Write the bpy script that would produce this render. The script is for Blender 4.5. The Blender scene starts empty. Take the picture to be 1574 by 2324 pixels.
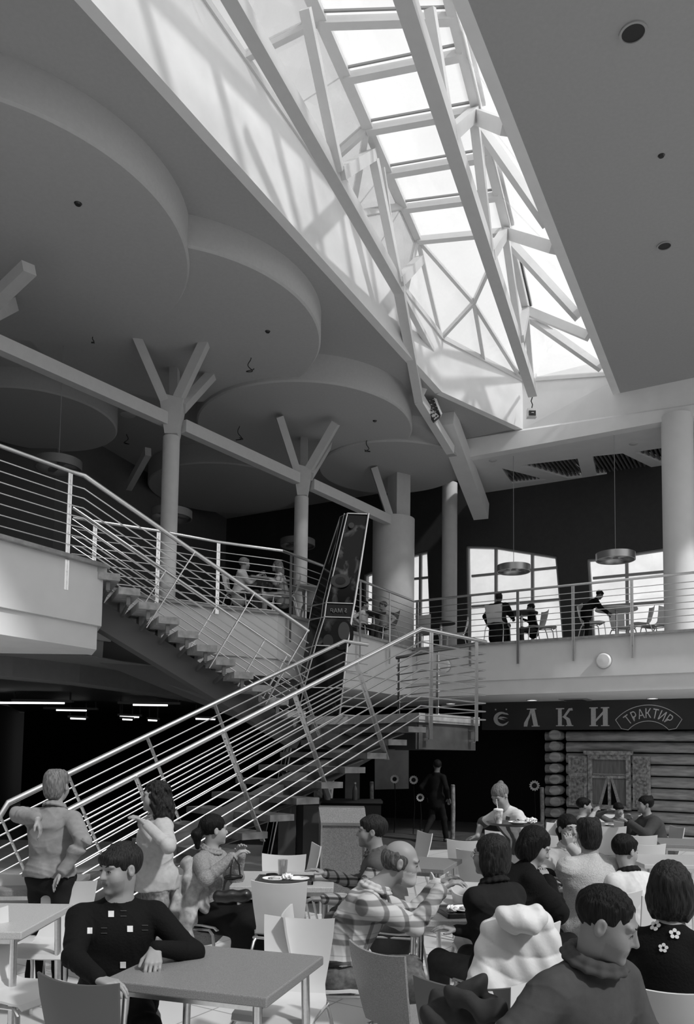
import bpy, bmesh, math, random
import numpy as np
from mathutils import Vector, Matrix, geometry
random.seed(7)
sc = bpy.context.scene
col = sc.collection
# ---------------------------------------------------------------- camera
FPX, CX, CY, HC = 1800.0, 787.0, 1580.0, 1.72
PITCH, ROLL = math.radians(4.2), math.radians(0.76)
R3 = (Matrix.Rotation(math.pi/2+PITCH, 3, 'X') @ Matrix.Rotation(ROLL, 3, 'Z'))
cam = bpy.data.objects.new('camera', bpy.data.cameras.new('camera')); col.objects.link(cam)
cam.data.sensor_fit = 'VERTICAL'; cam.data.sensor_height = 36.0
cam.data.lens = FPX/2324*36.0
cam.data.shift_y = (CY-1162.0)/2324; cam.data.shift_x = 0
cam.data.clip_start = .05; cam.data.clip_end = 500
cam.matrix_world = Matrix.Translation((0, 0, HC)) @ R3.to_4x4()
sc.camera = cam
# ---------------------------------------------------------------- light
sc.view_settings.view_transform = 'Standard'; sc.view_settings.look = 'None'
sc.view_settings.gamma = 1; sc.view_settings.use_curve_mapping = False
sc.view_settings.exposure = 0.0
W = bpy.data.worlds.new('sky'); sc.world = W; W.use_nodes = True
wn = W.node_tree.nodes; wl = W.node_tree.links
bg = wn['Background']; bg.inputs[1].default_value = 1.42
tcw = wn.new('ShaderNodeTexCoord'); nzw = wn.new('ShaderNodeTexNoise'); nzw.inputs['Scale'].default_value = 2.2
nzw.inputs['Detail'].default_value = 5
rmw = wn.new('ShaderNodeValToRGB'); rmw.color_ramp.elements[0].position = .3; rmw.color_ramp.elements[1].position = .75
rmw.color_ramp.elements[0].color = (.62, .62, .62, 1); rmw.color_ramp.elements[1].color = (.85, .85, .85, 1)
wl.new(tcw.outputs['Generated'], nzw.inputs['Vector']); wl.new(nzw.outputs['Fac'], rmw.inputs[0]); wl.new(rmw.outputs[0], bg.inputs[0])
SUN_FROM = Vector((.75, -.66, .98)).normalized()      # the sun stands behind the camera to the right
sun = bpy.data.objects.new('sun', bpy.data.lights.new('sun', 'SUN')); col.objects.link(sun)
sun.data.energy = 2.6; sun.data.angle = math.radians(3.5)
sun.rotation_euler = SUN_FROM.to_track_quat('Z', 'Y').to_euler()

# ---------------------------------------------------------------- helpers
def ray(px, py): return R3 @ Vector(((px-CX)/FPX, -(py-CY)/FPX, -1.0))
def at(px, py, d):                     # pixel + distance along the view (world Y)
    r = ray(px, py); return Vector((0, 0, HC)) + r*(d/r.y)
def atz(px, py, z):                    # pixel + world height
    r = ray(px, py); return Vector((0, 0, HC)) + r*((z-HC)/r.z)
def V(*a): return Vector(a)

MATS = {}
def mat(name, g, rough=.6, metal=0.0, var=0.0, scale=8.0, bump=0.0, spec=.5, stretch=None, coat=0, emit=0):
    if name in MATS: return MATS[name]
    m = bpy.data.materials.new(name); m.use_nodes = True
    nt = m.node_tree; b = nt.nodes['Principled BSDF']
    b.inputs['Base Color'].default_value = (g, g, g, 1); b.inputs['Roughness'].default_value = rough
    b.inputs['Metallic'].default_value = metal; b.inputs['Specular IOR Level'].default_value = spec
    if coat: b.inputs['Coat Weight'].default_value = coat
    if emit:
        b.inputs['Emission Color'].default_value = (1, 1, 1, 1); b.inputs['Emission Strength'].default_value = emit
    if var or bump:
        tc = nt.nodes.new('ShaderNodeTexCoord'); mp = nt.nodes.new('ShaderNodeMapping'); n = nt.nodes.new('ShaderNodeTexNoise')
        n.inputs['Scale'].default_value = scale; n.inputs['Detail'].default_value = 6
        if stretch: mp.inputs['Scale'].default_value = stretch
        nt.links.new(tc.outputs['Object'], mp.inputs[0]); nt.links.new(mp.outputs[0], n.inputs['Vector'])
        if var:
            r = nt.nodes.new('ShaderNodeMapRange')
            r.inputs['From Min'].default_value = .3; r.inputs['From Max'].default_value = .7
            r.inputs['To Min'].default_value = max(0, g*(1-var)); r.inputs['To Max'].default_value = g*(1+var)
            nt.links.new(n.outputs['Fac'], r.inputs['Value']); nt.links.new(r.outputs[0], b.inputs['Base Color'])
        if bump:
            bp = nt.nodes.new('ShaderNodeBump'); bp.inputs['Strength'].default_value = bump; bp.inputs['Distance'].default_value = .01
            nt.links.new(n.outputs['Fac'], bp.inputs['Height']); nt.links.new(bp.outputs[0], b.inputs['Normal'])
    MATS[name] = m; return m

def glassmat(name, clear, milk, g=.9, gloss=.06):
    m = bpy.data.materials.new(name); m.use_nodes = True; nt = m.node_tree; nt.nodes.remove(nt.nodes['Principled BSDF'])
    out = nt.nodes['Material Output']
    tr = nt.nodes.new('ShaderNodeBsdfTransparent'); tr.inputs[0].default_value = (clear,)*3+(1,)
    tl = nt.nodes.new('ShaderNodeBsdfTranslucent'); tl.inputs[0].default_value = (g, g, g, 1)
    gl = nt.nodes.new('ShaderNodeBsdfGlossy'); gl.inputs['Roughness'].default_value = .05
    n = nt.nodes.new('ShaderNodeTexNoise'); n.inputs['Scale'].default_value = 1.3; n.inputs['Detail'].default_value = 5
    r = nt.nodes.new('ShaderNodeMapRange'); r.inputs['From Min'].default_value = .3; r.inputs['From Max'].default_value = .7
    r.inputs['To Min'].default_value = max(0, milk-.12); r.inputs['To Max'].default_value = min(1, milk+.12)
    tc = nt.nodes.new('ShaderNodeTexCoord'); nt.links.new(tc.outputs['Object'], n.inputs['Vector']); nt.links.new(n.outputs['Fac'], r.inputs['Value'])
    a = nt.nodes.new('ShaderNodeMixShader'); c = nt.nodes.new('ShaderNodeMixShader'); c.inputs[0].default_value = gloss
    nt.links.new(r.outputs[0], a.inputs[0]); nt.links.new(tr.outputs[0], a.inputs[1]); nt.links.new(tl.outputs[0], a.inputs[2])
    nt.links.new(a.outputs[0], c.inputs[1]); nt.links.new(gl.outputs[0], c.inputs[2]); nt.links.new(c.outputs[0], out.inputs[0])
    MATS[name] = m; return m

class MB:
    def __init__(s): s.v = []; s.f = []
    def add(s, vs, fs):
        o = len(s.v); s.v += [tuple(v) for v in vs]; s.f += [tuple(i+o for i in f) for f in fs]; return s
    def prism(s, pts, off):            # polygon extruded by a vector
        n = len(pts); pts = [Vector(p) for p in pts]; off = Vector(off)
        s.add(pts+[p+off for p in pts], [tuple(range(n)), tuple(range(2*n-1, n-1, -1))]+[(i, i+n, (i+1) % n+n, (i+1) % n) for i in range(n)]); return s
    def box(s, c, size, rz=0, M=None):
        hx, hy, hz = [q/2 for q in size]
        M = M or (Matrix.Translation(c) @ Matrix.Rotation(rz, 4, 'Z'))
        vs = [M @ Vector((x, y, z)) for z in (-hz, hz) for x, y in ((-hx, -hy), (hx, -hy), (hx, hy), (-hx, hy))]
        s.add(vs, [(3, 2, 1, 0), (4, 5, 6, 7), (0, 1, 5, 4), (1, 2, 6, 5), (2, 3, 7, 6), (3, 0, 4, 7)]); return s
    def beam(s, a, b, w, h, up=(0, 0, 1)):
        a = Vector(a); b = Vector(b); d = (b-a); L = d.length; d.normalize(); u = Vector(up)
        x = d.cross(u)
        if x.length < 1e-3: x = d.cross(Vector((1, 0, 0)))
        x.normalize(); y = x.cross(d).normalized()
        M = Matrix((x, y, d)).transposed().to_4x4(); M.translation = (a+b)/2
        return s.box(None, (w, h, L), M=M)
    def tube(s, pts, r, n=10, closed=False, caps=True):
        P = [Vector(p) for p in pts]; k = len(P); rs = r if isinstance(r, (list, tuple)) else [r]*k
        T = []
        for i in range(k):
            if closed: t = (P[(i+1) % k]-P[i-1])
            else: t = (P[min(i+1, k-1)]-P[max(i-1, 0)])
            T.append(t.normalized())
        u = T[0].orthogonal().normalized(); vs = []
        for i in range(k):
            u = (u-T[i]*u.dot(T[i])).normalized(); w = T[i].cross(u)
            sc_ = 1.0
            if 0 < i < k-1 and not closed:
                a_ = (P[i]-P[i-1]).normalized(); c = max(.5, a_.dot(T[i])); sc_ = 1/c
            for j in range(n):
                an = 2*math.pi*j/n; vs.append(P[i]+(u*math.cos(an)+w*math.sin(an))*rs[i]*(sc_ if sc_ < 1.3 else 1.0))
        fs = []
        m = k if closed else k-1
        for i in range(m):
            for j in range(n):
                a = i*n+j; b = i*n+(j+1) % n; i2 = (i+1) % k
                fs.append((a, b, i2*n+(j+1) % n, i2*n+j))
        if caps and not closed: fs += [tuple(range(n-1, -1, -1)), tuple((k-1)*n+j for j in range(n))]
        return s.add(vs, fs)
    def cyl(s, c, r, z0, z1, n=40, r2=None):
        r2 = r if r2 is None else r2
        vs = [(c[0]+r*math.cos(2*math.pi*i/n), c[1]+r*math.sin(2*math.pi*i/n), z0) for i in range(n)]+[(c[0]+r2*math.cos(2*math.pi*i/n), c[1]+r2*math.sin(2*math.pi*i/n), z1) for i in range(n)]
        return s.add(vs, [tuple(range(n-1, -1, -1)), tuple(range(n, 2*n))]+[(i, (i+1) % n, (i+1) % n+n, i+n) for i in range(n)])
    def lathe(s, prof, c=(0, 0, 0), n=32):   # profile list of (r,z)
        k = len(prof); vs = []
        for r, z in prof:
            for i in range(n): vs.append((c[0]+r*math.cos(2*math.pi*i/n), c[1]+r*math.sin(2*math.pi*i/n), c[2]+z))
        fs = [(i*n+j, i*n+(j+1) % n, (i+1)*n+(j+1) % n, (i+1)*n+j) for i in range(k-1) for j in range(n)]
        return s.add(vs, fs)
    def build(s, name, m, parent=None, smooth=False, bevel=0, loc=None, angle=35):
        me = bpy.data.meshes.new(name)
        org = Vector(loc) if loc is not None else (Vector(parent_world(parent)) if parent else Vector((0, 0, 0)))
        me.from_pydata([(v[0]-org.x, v[1]-org.y, v[2]-org.z) for v in s.v], [], s.f)
        bm = bmesh.new(); bm.from_mesh(me); bmesh.ops.recalc_face_normals(bm, faces=bm.faces); bm.to_mesh(me); bm.free()
        o = bpy.data.objects.new(name, me); col.objects.link(o)
        if parent:
            o.parent = parent
            if loc is not None: o.location = org-Vector(parent_world(parent))
        else: o.location = org
        if m: me.materials.append(m)
        if smooth:
            for p in me.polygons: p.use_smooth = True
            try: me.set_sharp_from_angle(angle=math.radians(angle))
            except Exception: pass
        if bevel:
            b = o.modifiers.new('bevel', 'BEVEL'); b.width = bevel; b.segments = 2; b.limit_method = 'ANGLE'
        return o
def parent_world(p):
    v = Vector((0, 0, 0))
    while p is not None: v += Vector(p.location); p = p.parent
    return v
def empty(name, loc=(0, 0, 0), rz=0):
    o = bpy.data.objects.new(name, None); o.empty_display_size = .2; col.objects.link(o); o.location = loc; o.rotation_euler = (0, 0, rz); return o
def tag(o, label=None, cat=None, group=None, kind=None):
    if label: o['label'] = label
    if cat: o['category'] = cat
    if group: o['group'] = group
    if kind: o['kind'] = kind
    return o
def thing(name, label, cat, loc=(0, 0, 0), rz=0, group=None): return tag(empty(name, loc, rz), label, cat, group)
def struct(o, label=None, cat=None): return tag(o, label, cat, None, 'structure')
def copy_tree(o, parent=None):
    c = o.copy(); col.objects.link(c)
    if parent: c.parent = parent; c.matrix_parent_inverse = o.matrix_parent_inverse
    for ch in list(o.children): copy_tree(ch, c)
    return c
# a polygon with holes given in plane coordinates, extruded into a slab
def holed(name, outer, holes, origin, ux, uy, thick, m):
    ux = Vector(ux).normalized(); uy = Vector(uy).normalized(); n = ux.cross(uy).normalized()
    loops = [outer]+holes
    tri = geometry.tessellate_polygon([[Vector((p[0], p[1], 0)) for p in l] for l in loops])
    flat = [p for l in loops for p in l]
    pts = [Vector(origin)+ux*p[0]+uy*p[1] for p in flat]; N = len(pts)
    fs = [tuple(t) for t in tri]+[tuple(i+N for i in reversed(t)) for t in tri]
    k = 0
    for l in loops:
        L = len(l)
        for i in range(L): a = k+i; b = k+(i+1) % L; fs.append((a, b, b+N, a+N))
        k += L
    mb = MB(); mb.add(pts+[p+n*thick for p in pts], fs); return mb.build(name, m)

# ---------------------------------------------------------------- materials
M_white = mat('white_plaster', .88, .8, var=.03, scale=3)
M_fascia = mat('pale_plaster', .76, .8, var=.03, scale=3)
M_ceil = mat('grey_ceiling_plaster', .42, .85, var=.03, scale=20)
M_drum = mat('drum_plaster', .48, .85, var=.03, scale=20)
M_steelw = mat('white_painted_steel', .72, .4, var=.02)
M_dark = mat('dark_wall_paint', .035, .6, var=.1)
M_dk2 = mat('near_black_tone', .010, .85, spec=.08)
M_greyw = mat('grey_wall_paint', .16, .8, var=.05)
M_chrome = mat('brushed_steel', .72, .28, 1.0, var=.06, scale=60)
M_iron = mat('grey_steel_plate', .22, .4, .6, var=.2, scale=5)
M_col = mat('column_plaster', .55, .8, var=.03)
M_black = mat('black_paint', .01, .5)
M_top = mat('speckled_laminate', .20, .45, var=.35, scale=260)
M_top2 = mat('pale_speckled_laminate', .42, .4, var=.25, scale=220)
M_chair = mat('white_lacquered_plywood', .58, .35, var=.02)
M_edge = mat('plywood_edge', .8, .5)
M_tread = mat('stone_tread', .45, .4, var=.25, scale=14)
# ================================================================= THE BUILDING
def line_pt(a, b, px):                 # where the vertical plane through a,b meets the sight line column px (plan only)
    r = ray(px, 1300); k = r.x/r.y
    dx, dy = b[0]-a[0], b[1]-a[1]
    t = (k*a[1]-a[0])/(dx-k*dy); return V(a[0]+dx*t, a[1]+dy*t, 0)
def onwall(px, py, a, b):              # pixel on the vertical plane through a,b
    r = ray(px, py); n = V(b[1]-a[1], -(b[0]-a[0]), 0); o = V(0, 0, HC)
    t = (V(a[0], a[1], 0)-o).dot(n)/r.dot(n); return o+r*t
def offset_poly(pts, d):               # offset an open polyline to its left
    out = []
    for i, p in enumerate(pts):
        a = pts[max(i-1, 0)]; b = pts[i]; c = pts[min(i+1, len(pts)-1)]
        n1 = V(-(b[1]-a[1]), b[0]-a[0]) if i else None; n2 = V(-(c[1]-b[1]), c[0]-b[0]) if i < len(pts)-1 else None
        ns = [n.normalized() for n in (n1, n2) if n is not None and n.length > 1e-6]
        n = sum(ns, V(0, 0)).normalized(); k = 1/max(.5, n.dot(ns[0]))
        out.append((p[0]+n.x*d*k, p[1]+n.y*d*k))
    return out
def slab(name, poly, z0, z1, m): return struct(MB().prism([(p[0], p[1], z0) for p in poly], (0, 0, z1-z0)).build(name, m))

# floor of pale stone slabs
mf = mat('stone_floor', .62, .35, var=.08, scale=2.0)
nt = mf.node_tree; b = nt.nodes['Principled BSDF']
br = nt.nodes.new('ShaderNodeTexBrick'); br.offset = 0; br.inputs['Scale'].default_value = 1; br.inputs['Brick Width'].default_value = .6; br.inputs['Row Height'].default_value = .6
br.inputs['Mortar Size'].default_value = .006; br.inputs['Color1'].default_value = (.66, .66, .66, 1); br.inputs['Color2'].default_value = (.58, .58, .58, 1); br.inputs['Mortar'].default_value = (.28, .28, .28, 1)
tcf = nt.nodes.new('ShaderNodeTexCoord'); mpf = nt.nodes.new('ShaderNodeMapping'); mpf.inputs['Rotation'].default_value = (0, 0, .55)
nt.links.new(tcf.outputs['Object'], mpf.inputs[0]); nt.links.new(mpf.outputs[0], br.inputs[0]); nt.links.new(br.outputs[0], b.inputs['Base Color'])
struct(MB().box((0, 10.5, -.1), (34, 34, .2)).build('floor', mf))
slab('floor_shade', [(-10.3, 15.6), (-2.5, 15.2), (1.5, 14.6), (3.2, 15.2), (4.4, 20.1), (-3.4, 24.4), (-10.3, 27)], 0.0, .012, mat('shade_toned_floor', .07, .35, var=.3, scale=5))  # floor sheet with the shade under the gallery put into its colour

# gallery slab round the void
RAILP = [atz(*q, 5.25) for q in ((165, 1175), (360, 1205), (495, 1230), (640, 1250), (740, 1287), (940, 1365), (1060, 1352), (1520, 1305))]
RAILP.append(RAILP[-1]+(RAILP[-1]-RAILP[-2]).normalized()*2.5)
B0 = atz(235, 1287, 4.15); B1 = atz(28, 1229, 4.15); Bx = B1+(B1-B0).normalized()*3.0
edge_r = offset_poly([(p.x, p.y) for p in RAILP[1:]], .09)
GAL = [(Bx.x, Bx.y), (B1.x, B1.y), (B0.x, B0.y), (-3.75, 11.55)]+edge_r
BACK = [(13, 24), (3, 27), (-10.5, 27), (-10.5, Bx.y)]
slab('floor_gallery', GAL+BACK, 3.36, 4.15, M_fascia)
low = offset_poly(GAL, .05)
slab('trim_gallery_band', low+BACK, 3.05, 3.36, M_fascia)
cap = MB()
cp = GAL[:4]
for a, b_ in zip(GAL[:-1], GAL[1:]): cap.beam((a[0], a[1], 4.155), (b_[0], b_[1], 4.155), .16, .05)
struct(cap.build('trim_gallery_nosing', mat('grey_stone_nosing', .3, .35, var=.25, scale=10)))
slab('floor_gallery_stone', [(x*1.0, y) for x, y in offset_poly(GAL, .05)]+BACK, 4.15, 4.165, mat('gallery_stone', .3, .4, var=.2, scale=6))

# dark recess under the gallery on the left: downstand, slatted ceiling
arc = [atz(*q, 2.75) for q in ((-120, 1524), (28, 1536), (180, 1550), (340, 1572), (470, 1592), (560, 1612), (640, 1630))]
ap = [(p.x, p.y) for p in arc]
slab('trim_downstand', ap+[(p[0]-.3, p[1]+.4) for p in reversed(ap)], 2.75, 3.05, M_greyw)
MGY = mat('mid_grey_tone', .15, .8)
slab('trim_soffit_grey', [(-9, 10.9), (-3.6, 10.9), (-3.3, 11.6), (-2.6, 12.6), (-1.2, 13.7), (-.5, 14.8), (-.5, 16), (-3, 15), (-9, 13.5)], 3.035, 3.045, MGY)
struct(MB().prism([at(222, 1372, 11.75), at(600, 1622, 12.9), at(560, 1640, 12.9), at(222, 1503, 11.75)], (0, .06, 0)).build('trim_added_stair_panel', MGY))  # added grey panel behind the stringer, covering the pale lower fascia
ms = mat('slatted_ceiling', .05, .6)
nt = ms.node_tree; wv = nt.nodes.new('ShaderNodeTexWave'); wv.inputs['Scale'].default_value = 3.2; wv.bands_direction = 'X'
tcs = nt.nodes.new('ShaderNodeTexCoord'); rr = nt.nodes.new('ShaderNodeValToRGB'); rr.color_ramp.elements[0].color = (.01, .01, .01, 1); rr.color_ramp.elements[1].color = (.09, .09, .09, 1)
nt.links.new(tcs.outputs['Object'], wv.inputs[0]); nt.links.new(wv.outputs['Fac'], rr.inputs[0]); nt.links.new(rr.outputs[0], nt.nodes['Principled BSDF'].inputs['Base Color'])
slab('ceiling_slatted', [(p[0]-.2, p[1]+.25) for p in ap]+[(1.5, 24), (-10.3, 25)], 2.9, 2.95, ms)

# the long rear wall: S0..S1 is the line of the shop front and of the window wall above
S0, S1 = V(3.65, 20.58), V(7.53, 18.43)
sd = (S1-S0).normalized(); sn = V(-sd.y, sd.x)      # sn points away from the hall
WL = S0-sd*9.4; WR = S1+sd*4.5
def wc(px, py):                                        # pixel -> coordinates along the rear wall
    p = onwall(px, py, S0, S1); return ((V(p.x, p.y)-WL).dot(sd), p.z)
winA = [wc(1060, 1500), wc(1057, 1238), wc(1124, 1240), wc(1262, 1262), wc(1281, 1500)]
winB = [wc(1345, 1500), wc(1331, 1268), wc(1360, 1266), wc(1506, 1243), wc(1600, 1226), wc(1600, 1500)]
winC = [wc(925, 1500), wc(905, 1266), wc(970, 1249), wc(979, 1500)]
winD = [wc(822, 1500), wc(826, 1304), wc(862, 1290), wc(862, 1500)]
def flo(w): return [(x, max(z, 4.35)) for x, z in w]
wins = [flo(w) for w in (winA, winB, winC, winD)]
Ltot = (WR-WL).length
struct(holed('wall_back', [(0, 4.15), (Ltot, 4.15), (Ltot, 10.6), (0, 10.6)], wins, (WL.x, WL.y, 0), (sd.x, sd.y, 0), (0, 0, 1), -.3, M_dark))
q = V(WL.x, WL.y)
slab('wall_back_lower', [tuple(WL), tuple(WR), tuple(WR+sn*.3), tuple(WL+sn*.3)], 0, 4.0, M_dk2)  # near-black colour so the recess under the gallery stays dark
# side and far-left walls
def wallseg(name, a, b_, z0, z1, m, t=.2, out=1):
    a = V(*a); b_ = V(*b_); d = (b_-a).normalized(); n = V(-d.y, d.x)*t*out
    return slab(name, [tuple(a), tuple(b_), tuple(b_+n), tuple(a+n)], z0, z1, m)
wallseg('wall_left_upper', (-6.6, 17.4), (-3.9, 24.75), 4.16, 9.6, M_greyw)
wallseg('wall_left', (-10.3, 6), (-10.3, 27), 4.16, 9.6, M_greyw)
wallseg('wall_left_return', (-10.3, 17.4), (-6.6, 17.4), 4.16, 9.6, M_greyw)
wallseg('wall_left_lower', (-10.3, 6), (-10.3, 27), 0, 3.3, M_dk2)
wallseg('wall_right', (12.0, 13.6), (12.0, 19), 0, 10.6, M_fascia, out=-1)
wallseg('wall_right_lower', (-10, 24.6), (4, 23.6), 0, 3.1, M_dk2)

wallseg('wall_unseen_front', (-10.3, -7), (12.2, -7), 0, 9.5, M_greyw, out=-1)  # unseen walls added behind and beside the camera to cut low sky light
wallseg('wall_unseen_left', (-10.3, -7), (-10.3, 6), 0, 9.5, M_greyw)
wallseg('wall_unseen_right', (12.2, -7), (12.2, 13.6), 0, 5.0, M_greyw, out=-1)
# window frames with panes in the rear wall
M_frame = mat('pale_window_frame', .35, .5)
M_pane = glassmat('clear_window_glass', .97, .12)
def wallpt(x, z, off=0): p = WL+sd*x+sn*off; return V(p.x, p.y, z)
def window(n, poly, mull, trans):
    fr = MB(); pts = [wallpt(x, z, .12) for x, z in poly]
    for i in range(len(pts)): fr.beam(pts[i], pts[(i+1) % len(pts)], .09, .13, up=(sn.x, sn.y, 0))
    o = struct(fr.build('window_%d' % n, M_frame))
    zt = max(z for x, z in poly); xs = [x for x, z in poly]
    def top(x):
        ups = [p for p in poly if p[1] > 4.9]; ups.sort()
        for a, b_ in zip(ups[:-1], ups[1:]):
            if a[0] <= x <= b_[0]: return a[1]+(b_[1]-a[1])*(x-a[0])/(b_[0]-a[0])
        return ups[0][1]
    for x in mull: MB().beam(wallpt(x, 4.35, .12), wallpt(x, top(x), .12), .07, .09, up=(sn.x, sn.y, 0)).build('mullion', M_frame, o)
    for z in trans: MB().beam(wallpt(min(xs)+.12, z, .12), wallpt(max(xs)-.12, z, .12), .06, .07, up=(sn.x, sn.y, 0)).build('transom', M_frame, o)
    MB().prism([wallpt(x, z, .13) for x, z in poly], (sn.x*.01, sn.y*.01, 0)).build('pane', M_pane, o)
window(1, wins[0], [wc(1122, 1300)[0], wc(1205, 1300)[0]], [wc(1122, 1300)[1], wc(1122, 1362)[1]-.1])
window(2, wins[1], [wc(1420, 1300)[0], wc(1509, 1300)[0]], [wc(1420, 1303)[1], wc(1420, 1370)[1]])
window(3, wins[2], [wc(950, 1300)[0]], [wc(955, 1310)[1]])
window(4, wins[3], [], [wc(840, 1360)[1]])

# ceilings
ZL, ZR = 9.15, 9.5
LE = [atz(232, 35, ZL), atz(918, 800, ZL), atz(1000, 890, ZL), atz(1185, 975, ZL), atz(1055, 997, ZL)]
RE = [atz(1045, 35, ZR), atz(1393, 895, ZR), atz(1574, 873, ZR)]
l0 = LE[0]-(LE[1]-LE[0]).normalized()*3.2; r0 = RE[0]-(RE[1]-RE[0]).normalized()*3.2
bk0 = LE[4]; bk1 = RE[1]; bkd = V(bk1.x-bk0.x, bk1.y-bk0.y).normalized(); bkL = V(bk0.x, bk0.y)-bkd*.25; bkR = V(bk1.x, bk1.y)+bkd*7
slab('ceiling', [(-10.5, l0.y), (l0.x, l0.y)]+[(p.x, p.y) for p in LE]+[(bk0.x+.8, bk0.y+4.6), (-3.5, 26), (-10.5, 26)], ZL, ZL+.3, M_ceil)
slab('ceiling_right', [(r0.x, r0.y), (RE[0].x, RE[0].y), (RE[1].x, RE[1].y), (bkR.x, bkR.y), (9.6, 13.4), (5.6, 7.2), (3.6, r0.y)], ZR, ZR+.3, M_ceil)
# bulkhead across the end of the hall and the lower ceiling behind it
Zb = 8.7
zt = 10.3
pr = [(bkL.x, bkL.y, Zb-.006), (bkR.x, bkR.y, Zb-.006), (bkR.x, bkR.y, ZR+.3), (bk1.x, bk1.y, ZR+.3), (bk1.x, bk1.y, zt), (LE[3].x, LE[3].y, zt), (LE[3].x, LE[3].y, ZL), (bkL.x, bkL.y, ZL)]
pr = [(p[0]-.012, p[1]-.022, p[2]) for p in pr]
struct(MB().prism(pr, (.12, .22, 0)).build('wall_bulkhead', M_white))
nz = V(-bkd.y, bkd.x)
bkp_ = V(0, 0)
lc = [V(bkL.x, bkL.y), V(bkR.x, bkR.y), V(WR.x, WR.y), V(WL.x, WL.y)+sd*8.2]
# lower ceiling with recessed grilles
oL = V(bkL.x, bkL.y)
def lcc(px, py):
    p = atz(px, py, Zb); d_ = V(p.x, p.y)-oL; return (d_.dot(bkd), d_.dot(nz))
gr = [[lcc(1138, 1063), lcc(1160, 1097), lcc(1240, 1089)], [lcc(1182, 1056), lcc(1310, 1041), lcc(1321, 1082), lcc(1288, 1085)],
      [lcc(1344, 1036), lcc(1412, 1029), lcc(1487, 1065), lcc(1353, 1078)], [lcc(1440, 1026), lcc(1560, 1008), lcc(1560, 1060), lcc(1500, 1050)]]
Lx = (bkR-oL).length
struct(holed('ceiling_lower', [(0, 0), (Lx, 0), (Lx, 4.6), (-.6, 4.6)], gr, (oL.x, oL.y, Zb), (bkd.x, bkd.y, 0), (nz.x, nz.y, 0), .12, M_fascia))
for g in gr:
    gm = MB(); xs = [p[0] for p in g]; ys = [p[1] for p in g]
    def P3(x, y, z): p = oL+bkd*x+nz*y; return V(p.x, p.y, z)
    bkp = MB().prism([P3(x, y, Zb+.14) for x, y in g], (0, 0, .03))
    t = thing('ceiling_grille', ['small triangular dark grille, leftmost in the pale ceiling over the far gallery', 'wide dark grille second from the left in the pale ceiling', 'large four sided dark grille third from the left in the pale ceiling', 'dark grille half hidden by the right column in the pale ceiling'][gr.index(g)], 'grille', P3(sum(xs)/len(xs), sum(ys)/len(ys), Zb+.06), group='recessed grilles in the ceiling over the far gallery')
    bkp.build('backing', M_dk2, t)
    n = int((max(xs)-min(xs))/.09)
    for k in range(n):
        x = min(xs)+.045+k*.09; cr = []
        for a, b_ in zip(g, g[1:]+g[:1]):
            if (a[0]-x)*(b_[0]-x) < 0: cr.append(a[1]+(b_[1]-a[1])*(x-a[0])/(b_[0]-a[0]))
        if len(cr) == 2: gm.beam(P3(x, cr[0], Zb+.07), P3(x, cr[1], Zb+.07), .035, .06)
    gm.build('slats', mat('grille_slat', .14, .5), t)
# right column under the bulkhead
cR = onwall(1537, 1100, (bkL.x, bkL.y), (bkR.x, bkR.y))
struct(MB().cyl((cR.x+.05, cR.y+.1), .31, 4.16, Zb+.1).build('trim_column_right', M_fascia, smooth=True))

# dropped drums of the ceiling
def drum(cx, cy, r, z0, z1, m=M_drum, n=96):
    mb = MB(); mb.lathe([(0, z0), (r-.03, z0), (r, z0+.03), (r, z1), (0, z1)], (cx, cy, 0), n); return mb
for i, (cx, cy, r, z0) in enumerate([(-4.95, 10.35, 2.67, 8.62), (-3.02, 12.85, 2.5, 8.68), (-.97, 16.5, 2.28, 8.60), (1.0, 18.6, 1.75, 8.55), (-6.5, 16.0, 1.6, 8.5), (-3.3, 20.6, 2.0, 8.66), (-5.7, 14.3, 1.3, 8.9)]):
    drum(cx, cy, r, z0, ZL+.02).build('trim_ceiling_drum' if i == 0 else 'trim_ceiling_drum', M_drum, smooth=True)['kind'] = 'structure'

# ================================================================= SKYLIGHT
zb = 10.3; zk = 11.2
SB = [V(l0.x, l0.y, zb+.75), V(LE[0].x, LE[0].y, zb+.6), V(LE[1].x, LE[1].y, zb), V(LE[2].x, LE[2].y, zb), V(LE[3].x, LE[3].y, zb), V(bk1.x, bk1.y, zb), V(r0.x, r0.y, zb)]
sw = MB()
for a, b_ in ((l0, LE[1]), (LE[1], LE[2]), (LE[2], LE[3])):
    d_ = V(b_.x-a.x, b_.y-a.y).normalized(); n_ = V(-d_.y, d_.x)*.15
    za = zb+.75 if a is l0 else zb; k = n_*-.1667
    sw.prism([(a.x+k.x, a.y+k.y, ZL-.004), (b_.x+k.x, b_.y+k.y, ZL-.004), (b_.x+k.x, b_.y+k.y, zb), (a.x+k.x, a.y+k.y, za)], (n_.x, n_.y, 0))
struct(sw.build('wall_skylight_shaft', M_white))
d_ = V(bk1.x-r0.x, bk1.y-r0.y).normalized(); n_ = V(d_.y, -d_.x)*.15
struct(MB().prism([(r0.x-n_.x*.17, r0.y-n_.y*.17, ZR-.004), (bk1.x-n_.x*.17, bk1.y-n_.y*.17, ZR-.004), (bk1.x-n_.x*.17, bk1.y-n_.y*.17, zb-.35), (r0.x-n_.x*.17, r0.y-n_.y*.17, zb-.35)], (n_.x, n_.y, 0)).build('wall_skylight_kerb', M_white))

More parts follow.
